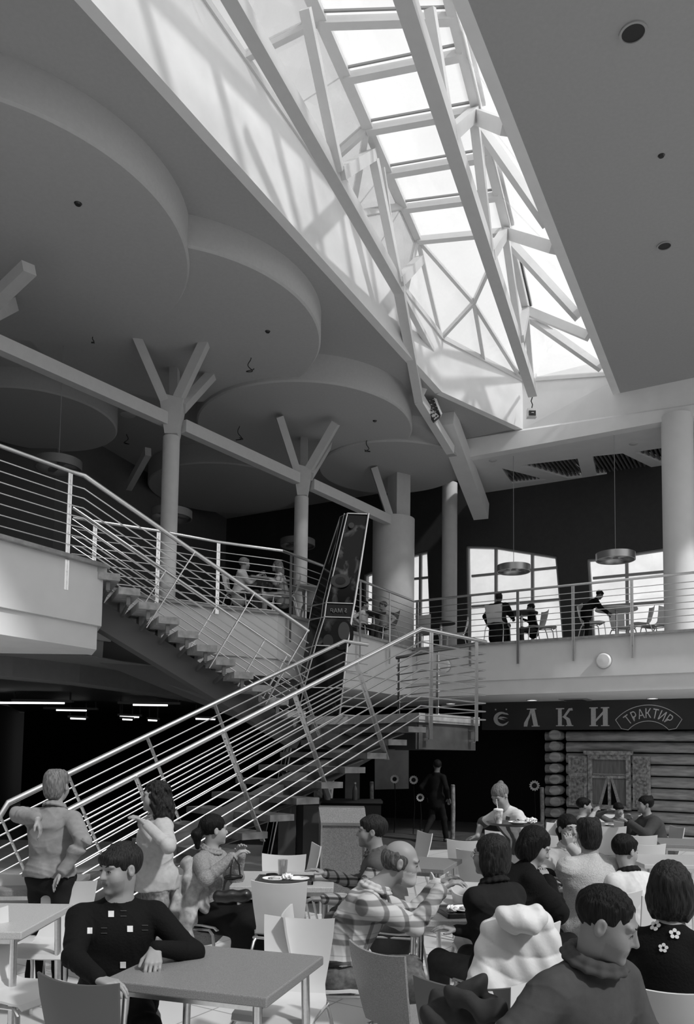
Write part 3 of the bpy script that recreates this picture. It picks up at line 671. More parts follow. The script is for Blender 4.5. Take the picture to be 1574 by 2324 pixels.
ztr = zc(1385, 1763); fbox(a+.08, b_-.08, ztr-.03, ztr+.03, .17, .08, 'transom', M_old, cab); mx = (a+b_)/2
fbox(mx-.03, mx+.03, zb_, ztr, .17, .07, 'mullion', M_old, cab)
fbox(a+.08, b_-.08, zb_, zt_, .11, .02, 'backing', M_dk2, cab)
M_curt = mat('grey_curtain', .2, .9, var=.25, scale=30, stretch=(1, 1, .1)); M_lace = mat('curtain_edging', .4, .9, var=.4, scale=60)
fbox(a+.08, b_-.08, ztr+.06, zt_-.05, .13, .02, 'valance', M_curt, cab); fbox(a+.08, b_-.08, ztr+.035, ztr+.075, .135, .02, 'valance_edging', M_lace, cab)
for s in (-1, 1):
    o_ = a+.09 if s < 0 else b_-.09
    MB().prism([FW(o_, zb_, .125), FW(o_, ztr, .125), FW(mx+s*.02, ztr, .125), FW(o_-s*.15, zb_, .125)], sn3*-.02).build('curtain', M_curt, cab)
    MB().prism([FW(mx+s*.01, ztr, .13), FW(mx+s*.07, ztr, .13), FW(o_-s*.12, zb_, .13), FW(o_-s*.19, zb_, .13)], sn3*-.025).build('curtain_edging', M_lace, cab)
# sign board
sg = thing('sign_board', 'long dark sign board with pale lettering above the log cabin front', 'sign', FW(xc(1350), 2.36))
zs0, zs1 = 2.37, 3.05
M_sb = mat('dark_sign_paint', .035, .5); M_sl = mat('pale_sign_letters', .62, .6, var=.12, scale=40)
fbox(xc(1104, 1620), xc(1640, 1620), zs0, zs1-.003, .30, .14, 'board', M_sb, sg)
def sxc(px): 
    a = (F0-sn*.38); p = onwall(px, 1630, (a.x, a.y), (a.x+sd.x, a.y+sd.y)); return (V(p.x, p.y)-F0).dot(sd)
def szc(px, py):
    a = (F0-sn*.38); return onwall(px, py, (a.x, a.y), (a.x+sd.x, a.y+sd.y)).z
def glyph(polys, px0, px1, yt, yb):
    x0, x1 = sxc(px0), sxc(px1); z1, z0 = szc((px0+px1)/2, yt), szc((px0+px1)/2, yb); mb = MB()
    for i, p in enumerate(polys): mb.prism([FW(x0+(x1-x0)*u, z0+(z1-z0)*v, .372+.0004*i) for u, v in p], sn3*-.016)
    mb.build('letter', M_sl, sg)
def arcs(cx, cy, r0, r1, a0, a1, n=16, ex=1.0):
    o_ = [(cx+r0*math.cos(math.radians(a0+(a1-a0)*i/n)), cy+ex*r0*math.sin(math.radians(a0+(a1-a0)*i/n))) for i in range(n+1)]
    i_ = [(cx+r1[0]+r1[1]*math.cos(math.radians(a0+(a1-a0)*i/n)), cy+ex*r1[1]*math.sin(math.radians(a0+(a1-a0)*i/n))) for i in range(n, -1, -1)]
    return [o_[k:k+2]+i_[n-k-1:n-k+1] for k in range(n)]
def R_(x0, y0, x1, y1): return [(x0, y0), (x1, y0), (x1, y1), (x0, y1)]
YO = arcs(.52, .47, .50, (.12, .36), 60, 300, ex=.92)+[[(.55, .90), (.9, .84), (1.0, .72), (.62, .78)], [(.3, .50), (.45, .62), (.7, .60), (.95, .5), (.7, .52), (.5, .50)], [(.3, .5), (.5, .5), (.8, .38), (.5, .42)], [(.5, .03), (.95, .28), (1.0, .3), (.85, .1), (.6, .0)],
     [(.15+.05*math.cos(t), 1.08+.05*math.sin(t)) for t in [i*.7 for i in range(9)]], [(.85+.05*math.cos(t), 1.08+.05*math.sin(t)) for t in [i*.7 for i in range(9)]]]
EL_ = [R_(.2, .94, .78, 1), [(.42, .95), (.68, .95), (.9, .04), (.62, .04)], [(.42, .95), (.5, .95), (.40, .55), (.28, .3), (.22, .0), (.0, .0), (.02, .2), (.16, .42), (.32, .65)], R_(.5, 0, 1, .05)]
KA = [R_(.12, 0, .34, 1), R_(0, .94, .48, 1), R_(0, 0, .48, .05), [(.34, .5), (.44, .56), (.75, .98), (.95, 1), (.98, .86), (.82, .86), (.55, .5)], [(.38, .52), (.55, .56), (.8, .42), (.92, .05), (.66, .05), (.60, .34)], R_(.58, 0, 1, .05)]
II = [R_(.08, 0, .32, 1), R_(.68, 0, .92, 1), R_(0, .94, .42, 1), R_(.58, .94, 1, 1), R_(0, 0, .42, .05), R_(.58, 0, 1, .05), [(.3, .2), (.3, .34), (.7, .8), (.7, .64)]]
glyph(YO, 1119, 1154, 1613, 1648); glyph(EL_, 1188, 1224, 1608, 1649); glyph(KA, 1261, 1300, 1607, 1648); glyph(II, 1337, 1382, 1605, 1648)
# ribbon with the second word
cxr = 1470; x0 = sxc(1470); zz = lambda y: szc(1470, y); Rr = .92; zc0 = zz(1600)-Rr
def rb_(ang, r): a = math.radians(ang); return FW(x0+r*math.sin(a), zc0+r*math.cos(a), .385)
Lh = .36
ol = [rb_(a, Rr) for a in range(-50, 51, 5)]; il = [rb_(a, Rr-Lh) for a in range(50, -51, -5)]
rbm = MB(); rbm.tube(ol+[rb_(56, Rr-.22)]+il[0:]+[rb_(-56, Rr-.22)]+[ol[0]], .008, 6); rbm.build('ribbon_outline', M_sl, sg)
for i, ch in enumerate('ТРАКТИР'):
    a = -36+i*12; p = rb_(a, Rr-.29)
    Mx = Matrix.Translation(p) @ Matrix((sd3, V(0, 0, 1), -sn3)).transposed().to_4x4() @ Matrix.Rotation(-math.radians(a), 4, 'Z') @ Matrix.Diagonal((.9, 1.25, 1, 1))
    text(ch, M_sl, .24, Mx, 'letter', sg)
# sunflowers and posts in the dark doorway zone
M_wood = mat('pale_birch_post', .16, .8, var=.6, scale=12)
for px, y0, y1, d, w in ((1027, 1782, 1884, 16.6, 9), (1229, 1788, 1880, 17.2, 8), (843, 1775, 1880, 17.5, 7)):
    p = at(px, y0, d); h = p.z; t = thing('birch_post', {1027: 'pale birch fence post beside the walking man', 1229: 'pale birch fence post at the left corner of the log cabin', 843: 'dim birch post left of the dark doorway'}[px], 'post', (p.x, p.y, 0))
    MB().tube([V(p.x, p.y, 0), V(p.x+.01, p.y, h*.5), V(p.x, p.y, h)], .045, 12).build('trunk', M_wood, t, smooth=True)
    MB().tube([V(p.x, p.y, h), V(p.x, p.y, h+.01)], .038, 12).build('cut_top', mat('cut_wood', .3, .8), t)
for px, py, d, k, s in ((895, 1768, 17.6, 'left of the doorway', .1), (938, 1770, 17.4, 'next to the walking man on his left', .1), (953, 1810, 17.2, 'lowest, at the knees of the dark hedge', .09), (1212, 1783, 17.3, 'beside the cabin corner', .12)):
    p = at(px, py, d); t = thing('sunflower', 'artificial sunflower in the dark doorway, '+k, 'flower', (p.x, p.y, 0))
    MB().tube([V(p.x, p.y+.03, 0), V(p.x+.03, p.y+.03, p.z*.5), p+V(0, .03, 0)], .01, 8).build('stem', M_dk2, t)
    pm = MB()
    for i in range(13):
        a = 2*math.pi*i/13; c, s_2 = math.cos(a), math.sin(a)
        pm.prism([p+V(c*s*.45-s_2*.015, 0, s_2*s*.45+c*.015), p+V(c*s*.8-s_2*.02, -.015, s_2*s*.8+c*.02), p+V(c*s, -.02, s_2*s), p+V(c*s*.8+s_2*.02, -.015, s_2*s*.8-c*.02), p+V(c*s*.45+s_2*.015, 0, s_2*s*.45-c*.015)], (0, .004, 0))
    pm.build('petals', mat('sunflower_petal', .32, .7), t); MB().prism([p+V(s*.48*math.cos(i*.5), -.01, s*.48*math.sin(i*.5)) for i in range(13)], (0, .02, 0)).build('disc', M_dk2, t)
# dim panel left of the doorway
q = at(880, 1700, 18.6); tp_ = thing('wall_panel', 'dim grey panel on the dark wall beneath the landing', 'panel', (q.x, q.y, .0)); MB().prism([at(850, 1702, 18.6), at(927, 1698, 18.6), at(927, 1790, 18.6), at(850, 1792, 18.6)], (0, .04, 0)).build('panel_face', mat('dim_panel', .12, .7, var=.4, scale=1.5), tp_)

# ================================================================= LIGHTS, LAMPS, VENTS
fas = offset_poly([(p.x, p.y) for p in RAILP[1:]], .09)
fa, fb_ = fas[5], fas[6]; fdir = V(fb_[0]-fa[0], fb_[1]-fa[1], 0).normalized(); fn = V(fdir.y, -fdir.x, 0)*1
if fn.y > 0: fn = -fn
def fascia_lamp(px, py, label):
    p = onwall(px, py, fa, fb_); t = thing('wall_lamp', label, 'lamp', p)
    def ring(r, dz): return [p+fdir*(r*math.cos(2*math.pi*i/40))+V(0, 0, r*math.sin(2*math.pi*i/40))+fn*dz for i in range(40)]
    mb = MB(); vs = ring(.15, 0)+ring(.15, .06)+ring(.125, .09)+ring(.0, .10); mb.add(vs, [(i+k*40, (i+1) % 40+k*40, (i+1) % 40+(k+1)*40, i+(k+1)*40) for k in range(3) for i in range(40)]); mb.build('diffuser', mat('white_opal_diffuser', .8, .4), t, smooth=True)
    MB().prism(ring(.158, .0), fn*.02).build('rim', mat('grey_lamp_rim', .4, .5), t)
fascia_lamp(1370, 1500, 'round white wall lamp on the pale gallery fascia, in the open at the right')
fascia_lamp(1009, 1511, 'round white wall lamp on the gallery fascia behind the landing railing')
M_lamp = mat('lit_diffuser', .8, .4, emit=3.0)
def disc(name, label, cat, p, r, up=-1, m_rim=None, m_in=None, drop=.02, group=None):
    t = thing(name, label, cat, p, group=group)
    MB().lathe([(r, 0), (r*1.12, 0), (r*1.12, -drop), (r*.92, -drop), (r*.9, 0)], p, 28).build('rim', m_rim or mat('white_rim', .6, .5), t, smooth=True)
    MB().lathe([(0, -drop*.4), (r*.93, -drop*.4), (r*.93, 0), (0, 0)], p, 28).build('lens', m_in or M_lamp, t, smooth=True)
for px, py, k in ((1207, 1588, 'nearer the left'), (1480, 1584, 'towards the right edge')): disc('downlight', 'lit round downlight in the gallery soffit above the sign, '+k, 'ceiling light', atz(px, py, 3.05), .12)
disc('downlight', 'lit round downlight in the gallery soffit behind the landing railing', 'ceiling light', atz(1022, 1596, 3.05), .12)
M_hole = mat('unlit_downlight', .02, .3)
for px, py, r, k in ((1436, 73, .13, 'largest, at the top right'), (1507, 557, .10, 'lowest of the wide ones at right')): disc('downlight', 'unlit round downlight in the grey right ceiling, '+k, 'ceiling light', atz(px, py, ZR), r, m_rim=mat('grey_lamp_rim', .4, .5), m_in=M_hole)
def onplane(px, py, z, name, label, cat, r, m):
    p = atz(px, py, z); t = MB().lathe([(0, -.02), (r*.7, -.02), (r, 0), (0, 0)], p, 20).build(name, m, smooth=True, loc=p); tag(t, label, cat); return t
onplane(1500, 353, ZR, 'ceiling_hole', 'small black hole in the right ceiling between two downlights', 'hole', .045, M_hole)
onplane(177, 462, 8.62, 'ceiling_hole', 'small black hole in the largest ceiling drum', 'hole', .05, M_hole)
onplane(607, 752, 8.68, 'ceiling_hole', 'small black hole in the second ceiling drum', 'hole', .045, M_hole)
onplane(850, 955, 8.60, 'ceiling_hole', 'small black hole in the third ceiling drum above the thick column', 'hole', .045, M_hole)
for px, py, z, k in ((1118, 1045, Zb, 'left of the grilles'), (1437, 1007, Zb, 'near the right column'), (290, 942, ZL, 'beside the nearer tree column'), (501, 1045, ZL, 'beyond the tie beam')):
    onplane(px, py, z, 'ceiling_sensor', 'small round white ceiling fitting, '+k, 'ceiling fitting', .10 if z == Zb else .17, mat('white_rim', .6, .5))
# wires hanging out of the drums
for px, py, z, sz, k in ((567, 812, 8.68, .17, 'the second drum'), (543, 968, 8.60, .2, 'the third drum, left half'), (833, 1000, 8.60, .17, 'the third drum, right half'), (211, 765, 8.62, .07, 'the far rim of the largest drum'), (288, 985, ZL, .16, 'the dark ceiling beyond the tie beam')):
    p = atz(px, py, z); pts = []
    for i in range(26):
        a = i/25; pts.append(p+V(math.sin(a*13+px)*.35*sz*(.3+a), math.cos(a*9+px)*.1*sz, -sz*1.3*abs(math.sin(a*2.4))-a*sz*.3))
    tag(MB().tube(pts, .008, 6).build('hanging_cable', M_black, smooth=True, loc=p), 'black loop of loose cable hanging from '+k, 'cable')
# air vent
vp = atz(1305, 1587, 3.05); t = thing('air_vent', 'flat square air vent in the gallery soffit above the sign', 'vent', vp)
MB().box(vp-V(0, 0, .01), (.62, .62, .03), rz=-.5).build('frame', mat('grey_vent', .3, .5), t); MB().box(vp-V(0, 0, .03), (.42, .42, .02), rz=-.5).build('louvre', M_dark, t)
# security camera dome
dp = atz(995, 1600, 3.05); t = thing('dome_camera', 'small black dome camera under the gallery soffit behind the landing', 'camera', dp); MB().cyl((dp.x, dp.y), .07, 2.98, 3.05, 24).build('mount', M_black, t, smooth=True); MB().lathe([(0, -.08), (.04, -.065), (.06, -.02), (.06, 0)], V(dp.x, dp.y, 2.98), 20).build('dome', M_gl, t, smooth=True)
# pendant ring lamps
M_ring = mat('brushed_ring_metal', .42, .35, .8)
M_ringd = mat('dull_ring_metal', .16, .5, .3)
for px, py, w, d, ztop, k, m in ((1165, 1291, 76, 18.0, Zb, 'in front of the large window', M_ring), (1396, 1264, 88, 16.6, Zb-.05, 'hanging nearest the right column', M_ring), (133, 1055, 104, 13.2, ZL, 'over the left gallery, seen behind the upper rail', M_ringd),
                          (389, 1168, 94, 15.0, ZL, 'partly hidden by the nearer tree column', M_ringd), (675, 1233, 80, 18.2, ZL, 'partly hidden by the second tree column', M_ringd)):
    p = at(px, py, d); r = w*d/1800/2; t = thing('pendant_lamp', 'round metal ring pendant lamp '+k, 'pendant lamp', p)
    MB().lathe([(r, -.075), (r, .075), (r-.02, .075), (r-.02, -.075), (r, -.075)], p, 44).build('ring', m, t, smooth=True)
    cm = MB(); cm.box(p, (2*r-.04, .1, .05), rz=.7); cm.box(p, (2*r-.04, .1, .05), rz=.7+math.pi/2); cm.build('cross_bar', m, t)
    MB().lathe([(0, -.03), (.06, -.03), (.07, .05), (0, .06)], p, 20).build('lamp_holder', M_ringd, t, smooth=True)
    MB().tube([p+V(0, 0, .05), V(p.x, p.y, ztop)], .006, 6).build('cable', mat('grey_cable', .3, .5), t)
# fluorescent fittings below the slatted ceiling
for k, (x0, x1, y, a0, a1) in enumerate(((28, 165, 1593, -60, 146), (100, 222, 1610, 128, 196), (268, 410, 1598, 302, 380), (155, 200, 1629, 160, 194), (268, 322, 1625, 272, 315), (272, 305, 1631, 278, 300), (334, 362, 1633, 336, 356), (440, 492, 1630, 444, 488))):
    zf = 2.72; s = k
    d = (zf-HC)*1800/(1705-y)
    d = min(d, 19.5); p0 = at(x0, y, d); p1 = at(x1, y+2, d)
    nm = ['nearest, cut by the left edge', 'second, left and behind the nearest', 'the one with wide dark ends', 'small, low at the left', 'small, lower middle', 'tiny, just below another', 'tiny, farthest middle', 'behind the stair railing'][k]
    t = thing('strip_light', 'lit fluorescent strip light under the dark slatted ceiling, '+nm, 'ceiling light', (p0+p1)/2)
    MB().beam(p0+V(0, 0, .03), p1+V(0, 0, .03), .12, .05).build('housing', mat('grey_strip_housing', .1, .5), t)
    q0, q1 = at(a0, y, d-.02)-V(0, 0, .015), at(a1, y+1, d-.02)-V(0, 0, .015)
    MB().tube([q0, q1], .02, 10).build('tube', mat('lit_tube', .9, .4, emit=2.5), t)
    MB().beam(p0+V(.05, 0, .05), V(p0.x+.05, p0.y, 2.91), .03, .03).build('hanger', M_black, t); MB().beam(p1+V(-.05, 0, .05), V(p1.x-.05, p1.y, 2.91), .03, .03).build('hanger', M_black, t)
# floodlights
p = at(978, 930, 15.9); t = thing('floodlight_rack', 'dark rectangular rack of floodlights clamped to the bent truss end', 'floodlight', p)
fb0 = [at(958, 912, 15.9), at(985, 903, 15.9), at(1001, 940, 16.0), at(985, 953, 15.9)]
MB().prism(fb0, (.0, .16, 0)).build('housing', mat('dark_lamp_housing', .05, .4), t)
bm_ = MB()
for i in range(14):
    u, v = (i % 3+.5)/3, (i//3+.5)/5; c = fb0[0]*(1-u)*(1-v)+fb0[1]*u*(1-v)+fb0[2]*u*v+fb0[3]*(1-u)*v; bm_.lathe([(0, -.01), (.02, -.008), (.024, 0), (0, .01)], c-V(0, .02, 0), 8)
bm_.build('reflector', M_chrome, t, smooth=True); MB().prism([at(984, 903, 15.85), at(990, 905, 15.85), at(1003, 938, 15.95), at(1000, 942, 15.95)], (0, .15, 0)).build('visor', M_steelw, t)
p = at(1207, 936, 17.0); t = thing('hanging_floodlight', 'small white square floodlight hanging from the right truss end', 'floodlight', p)
MB().box(p+V(0, .06, 0), (.21, .14, .2)).build('housing', M_steelw, t, bevel=.01); MB().box(p+V(0, -.015, -.02), (.15, .02, .11)).build('glass', M_gl, t); MB().lathe([(0, 0), (.035, 0), (.03, .01)], p+V(0, -.03, -.03), 12).build('bulb', mat('lamp_bulb', .8, .3), t)
MB().tube([p+V(.0, .05, .1), p+V(.02, .05, .2), p+V(-.01, .05, .28), p+V(.03, .05, .42)], .012, 8).build('bracket', M_black, t)
# ================================================================= FURNITURE
def facing(phi): a = math.radians(phi); return V(math.sin(a), -math.cos(a), 0)
def chair_proto():
    t = empty('chair', (0, 0, 0))
    # local frame: faces -Y (toward the camera), x right. seat front at y=-.22, back at y=.2
    prof = [(-.22, .425, .20), (-.20, .445, .205), (-.1, .455, .21), (.05, .445, .205), (.13, .445, .19), (.175, .465, .175), (.20, .51, .165), (.215, .57, .172), (.235, .65, .182), (.255, .75, .192), (.268, .84, .197)]
    def shell(idx, name, m, par):
        vs = []; n = 12; th = .011
        for k in idx:
            y, z, w = prof[k]
            a = prof[max(k-1, 0)]; b_ = prof[min(k+1, len(prof)-1)]; ty, tz = b_[0]-a[0], b_[1]-a[1]; L = math.hypot(ty, tz); ny, nz_ = -tz/L, ty/L
            for s in (0, 1):
                for i in range(n+1):
                    u = i/n*2-1; cup = (1-u*u); up = max(0, (z-.46)/.38)
                    dy = .028*cup*min(1, up*2); dz = (-.018*cup*up if k == len(prof)-1 else 0)-.006*cup*(1-min(1, up*3))
                    if k == 0: dz -= 0; 
                    vs.append((u*w, y+dy+ny*th*s, z+dz+nz_*th*s))
        m_ = n+1; fs = []
        K = len(idx)
        for k in range(K-1):
            for i in range(n):
                a = k*2*m_+i; b_ = (k+1)*2*m_+i
                fs.append((a, a+1, b_+1, b_)); fs.append((a+m_, b_+m_, b_+m_+1, a+m_+1))
            for i in (0, n): a = k*2*m_+i; b_ = (k+1)*2*m_+i; fs.append((a, b_, b_+m_, a+m_))
        for k in (0, K-1):
            for i in range(n): a = k*2*m_+i; fs.append((a, a+1, a+m_+1, a+m_))
        return MB().add(vs, fs).build(name, m, par, smooth=True)
    shell(range(0, 6), 'seat', M_chair, t); shell(range(5, 11), 'backrest', M_chair, t)
    for s in (-1, 1):
        MB().tube([(s*.19, -.16, .43), (s*.205, -.20, .40), (s*.215, -.215, .3), (s*.22, -.24, .0)], .011, 8).build('leg', M_chrome, t, smooth=True)
        MB().tube([(s*.17, .13, .43), (s*.185, .17, .40), (s*.205, .20, .3), (s*.215, .27, .0)], .011, 8).build('leg', M_chrome, t, smooth=True)
    MB().tube([(-.19, -.16, .43), (-.19, .15, .425), (-.1, .17, .425), (.1, .17, .425), (.19, .15, .425), (.19, -.16, .43), (-.19, -.16, .43)], .01, 8).build('seat_frame', M_chrome, t, smooth=True)
    return t
CH = chair_proto(); CH_used = [False]
def chair(px, d, phi, label, group=None, z=0, xy=None, mt=None):
    if CH_used[0]: o = copy_tree(CH)
    else: o = CH; CH_used[0] = True
    if xy: x, y = xy
    else: p = at(px, 1700, d); x, y = p.x, p.y
    if mt:
        for ch in o.children:
            if ch.name.split('.')[0] in ('seat', 'backrest'): ch.material_slots[0].link = 'OBJECT'; ch.material_slots[0].material = mt
    o.location = (x, y, z); o.rotation_euler = (0, 0, math.radians(phi)); tag(o, label, 'chair', group or 'white plywood chairs'); return o
def chair_back(px, d, phi, label, **k):                # place so that the BACKREST stands at px,d
    p = at(px, 1700, d); f = facing(phi); c = p+f*.24; return chair(0, 0, phi, label, xy=(c.x, c.y), **k)
TBL = None
def table(x, y, rz, size, label, m, z=0, w2=None):
    t = thing('table', label, 'table', (x, y, z), rz, group='square cafe tables'); w2 = w2 or size
    M = Matrix.Translation((x, y, z)) @ Matrix.Rotation(rz, 4, 'Z')
    def ch(mb, name, m_, **k):
        me = mb.build(name, m_, None, **k); me.location = (0, 0, 0); me.parent = t; return me
    ch(MB().box((0, 0, .73), (size, w2, .042)), 'tabletop', m, bevel=.006)
    for sx in (-1, 1):
        for sy in (-1, 1): ch(MB().tube([(sx*(size/2-.07), sy*(w2/2-.07), .71), (sx*(size/2-.05), sy*(w2/2-.05), 0)], .02, 12), 'leg', M_chrome, smooth=True)
    f = MB(); a, b_ = size/2-.07, w2/2-.07
    for p0, p1 in (((-a, -b_), (a, -b_)), ((a, -b_), (a, b_)), ((a, b_), (-a, b_)), ((-a, b_), (-a, -b_))): f.beam((*p0, .69), (*p1, .69), .02, .035)
    ch(f, 'apron_frame', M_chrome); return t
# front table from its four corners
c1, c2, c3, c4 = [atz(*q, .751) for q in ((235, 2222), (405, 2140), (742, 2167), (607, 2270))]
cc = (c1+c2+c3+c4)/4; rz1 = math.atan2(c3.y-c2.y, c3.x-c2.x)
table(cc.x, cc.y, math.atan2((c3-c2+c4-c1).y, (c3-c2+c4-c1).x), .755, 'bare speckled grey table in front of the young man in the black sweater', M_top, w2=.70)
table(-2.12, 4.72, .0, .80, 'bare pale table cut off by the left edge, behind the young man', M_top2)
table(-.46, 6.25, .0, .76, 'table with a tray of used dishes in front of the man in the dark vest', M_top2)
table(.80, 5.15, -.03, .80, 'table between the bearded man and the woman in the dark sweater', M_top2)
table(.62, 7.35, -.35, .76, 'empty speckled table between the bearded man and the dark doorway', M_top)
table(2.05, 6.0, -.45, .80, 'table where the three women and the man in the pale sweater sit', M_top)
table(3.98, 11.7, -.1, .85, 'table below the cabin window where two boys eat', M_top)
table(3.15, 7.75, -.02, .80, 'pale table at the right edge behind the girl in the padded jacket', M_top2)
table(4.05, 9.4, -.25, .76, 'dark topped table at the right edge near the seated woman in the grey coat', M_top)
table(-2.35, 5.95, .1, .76, 'dark table at the left edge behind the pale one', M_top)
# chairs
chair_back(640, 5.60, 176, 'white chair seen from behind, pushed up to the table with the tray of dishes')
chair_back(683, 4.36, -12, 'white chair facing the camera, behind the right corner of the front table')
chair_back(204, 3.18, 158, 'dark backed chair at the bottom left, its back to the camera', mt=mat('dark_grey_lacquer', .07, .4))
chair_back(866, 3.72, 128, 'grey chair at the bottom centre, turned away, below the bearded man', mt=mat('grey_speckled_lacquer', .22, .45, var=.3, scale=200))
chair_back(648, 7.05, -4, 'white chair facing the camera behind the table with the tray')
chair_back(716, 7.85, -75, 'white chair seen edge on in front of the metal waste cabinet')
chair_back(961, 9.25, -70, 'white chair seen edge on beside the dark doorway')
chair_back(1056, 8.5, 172, 'white chair under the hand of the waitress')
chair_back(1082, 7.6, 160, 'white chair just left of the black jacket, its edge catching light')
chair_back(1136, 9.6, 178, 'small white chair below the waitress tray')
chair_back(1255, 11.0, -140, 'small turned white chair at the cabin corner')
chair_back(1262, 9.2, 172, 'white chair behind the young woman with hand at her mouth')
chair_back(1383, 10.4, 176, 'wide white chair right of the young woman, turned from the camera')
chair_back(1423, 11.2, 150, 'tall looking white chair at the table of the two boys')
chair_back(1447, 9.3, 165, 'low white chair in front of the woman in the grey coat')
chair_back(1462, 8.35, 178, 'white chair at the pale table at the right edge')
chair_back(1393, 5.72, 176, 'white chair behind the man in the pale sweater, thin dark strap on it')
chair_back(166, 5.5, -6, 'white chair facing the camera behind the pale left table')
chair_back(52, 5.75, 10, 'white chair at the left edge, mostly cut off')
chair(60, 4.3, 70, 'white chair under the pale left table, chrome legs showing')
chair_back(1050, 3.2, 155, 'dark backed chair with a dark coat at the bottom edge right of centre', mt=mat('dark_grey_lacquer', .07, .4))
chair(0, 0, 0, 'white chair behind the bearded man table holding a black bag', xy=(.95, 5.45+.0))
# young man's chair

# metal waste cabinet and dark counters
def boxthing(name, label, cat, px0, px1, ytop, d, depth, m, ptop=None):
    p0, p1 = at(px0, ytop, d), at(px1, ytop, d); h = p0.z; return p0, p1, h
p0, p1, h = boxthing('', '', '', 727, 832, 1868, 8.7, .5, None)
wc_ = thing('waste_cabinet', 'speckled metal waste cabinet with sloping flap, left of the man in the dark vest', 'waste bin', ((p0.x+p1.x)/2, 8.95, 0))
w = p1.x-p0.x; xm = (p0.x+p1.x)/2; M_wc = mat('speckled_steel_laminate', .19, .35, .3, var=.35, scale=120)
MB().box((xm, 8.97, h/2), (w, .5, h)).build('body', M_wc, wc_, bevel=.005)
fr = MB()
for x in (xm-w/2+.012, xm+w/2-.012): fr.beam((x, 8.71, 0), (x, 8.71, h), .025, .02)
fr.beam((xm-w/2, 8.71, h-.01), (xm+w/2, 8.71, h-.01), .02, .03); fr.build('frame', M_chrome, wc_)
pt = at(727, 1832, 8.85); MB().prism([(xm-w/2, 8.72, h), (xm+w/2, 8.72, h), (xm+w/2-.02, 8.86, pt.z), (xm-w/2-.03, 8.86, pt.z)], (0, .3, 0)).build('flap', M_wc, wc_, bevel=.004)
M_cab = mat('dark_grey_cabinet', .05, .45)
for x0, x1, yt, k in ((632, 672, 1828, 'left'), (688, 724, 1826, 'right')):
    a, b_ = at(x0, yt, 9.3), at(x1, yt, 9.3); t = thing('cabinet', 'plain dark grey cabinet beside the stair foot, '+('left' if k == 'left' else 'right')+' of the black gap', 'cabinet', ((a.x+b_.x)/2, 9.5, 0))
    MB().box(((a.x+b_.x)/2, 9.5, a.z/2), (b_.x-a.x, .4, a.z)).build('body', M_cab, t, bevel=.004); MB().box(((a.x+b_.x)/2, 9.5, a.z+.01), (b_.x-a.x+.02, .42, .02)).build('top', M_black, t)
a, b_ = at(672, 1828, 9.45), at(688, 1828, 9.45); tag(MB().box(((a.x+b_.x)/2, 9.6, a.z/2), (b_.x-a.x-.002, .3, a.z)).build('filler_panel', M_black, loc=((a.x+b_.x)/2, 9.6, 0)), 'black filler panel between the two dark grey cabinets', 'panel')
# counter with small items behind
a, b_ = at(695, 1822, 10.2), at(865, 1822, 10.2); t = thing('counter', 'black serving counter behind the waste cabinet, cup and bottle on it', 'counter', ((a.x+b_.x)/2, 10.5, 0)); MB().box(((a.x+b_.x)/2, 10.5, a.z/2), (b_.x-a.x, .5, a.z)).build('body', M_dk2, t); MB().box(((a.x+b_.x)/2, 10.5, a.z+.015), (b_.x-a.x+.04, .54, .03)).build('top', M_black, t)
zt2 = a.z+.03
M_bot = mat('dim_bottle_plastic', .12, .15); 
p = at(805, 1800, 10.4); t = thing('bottle', 'tall clear bottle standing on the dark counter', 'bottle', (p.x, p.y, zt2)); MB().lathe([(0, 0), (.032, 0), (.034, .02), (.034, .13), (.03, .15), (.012, .19), (.012, .21), (0, .21)], (p.x, p.y, zt2), 20).build('body', M_bot, t, smooth=True); MB().lathe([(.014, .21), (.014, .23), (0, .23)], (p.x, p.y, zt2), 14).build('cap', mat('white_cap', .5, .5), t, smooth=True)
M_cup = mat('white_paper', .78, .6)
def cup(x, y, z, label, h=.11, r=.04, straw=True, m=None, group=None, lid=True):
    t = thing('paper_cup', label, 'cup', (x, y, z), group=group)
    MB().lathe([(0, 0), (r*.72, 0), (r, h), (r*.93, h), (r*.68, .008), (0, .008)], (x, y, z), 28).build('cup_body', m or M_cup, t, smooth=True)
    if lid: MB().lathe([(r*1.04, h-.004), (r*1.04, h+.008), (r*.85, h+.014), (0, h+.014)], (x, y, z), 28).build('lid', M_cup, t, smooth=True)
    if straw: MB().tube([V(x, y, z+.05), V(x-.01, y, z+h+.04), V(x-.02, y-.01, z+h+.1)], .0035, 8).build('straw', M_cup, t, smooth=True)
    return t
p = at(742, 1812, 10.4); cup(p.x, p.y, zt2, 'pale tapered cup on the dark counter behind the waste cabinet', h=.14, r=.06, straw=False, m=mat('grey_cup', .3, .5))
p = at(722, 1806, 10.4); 
def bag(p, sz, label, m, name='carrier_bag', seed=1):
    rnd = random.Random(seed); bm = bmesh.new(); bmesh.ops.create_icosphere(bm, subdivisions=4, radius=1)
    for v in bm.verts:
        c = v.co; f = 1+.10*math.sin(c.x*7+seed)*math.sin(c.y*6)+.07*math.sin(c.z*11+c.x*5+seed)+.05*math.sin(c.x*17+c.z*13)
        v.co = V(c.x*sz[0]*f, c.y*sz[1]*f, max(-.75, c.z)*sz[2]*f*(1.0 if c.z < 0 else .9))
    zmin = min(v.co.z for v in bm.verts)
    for v in bm.verts: v.co.z -= zmin
    me = bpy.data.meshes.new(name); bm.to_mesh(me); bm.free(); o = bpy.data.objects.new(name, me); col.objects.link(o); o.location = p; me.materials.append(m)
    for q in me.polygons: q.use_smooth = True
    if label: tag(o, label, 'bag')
    return o
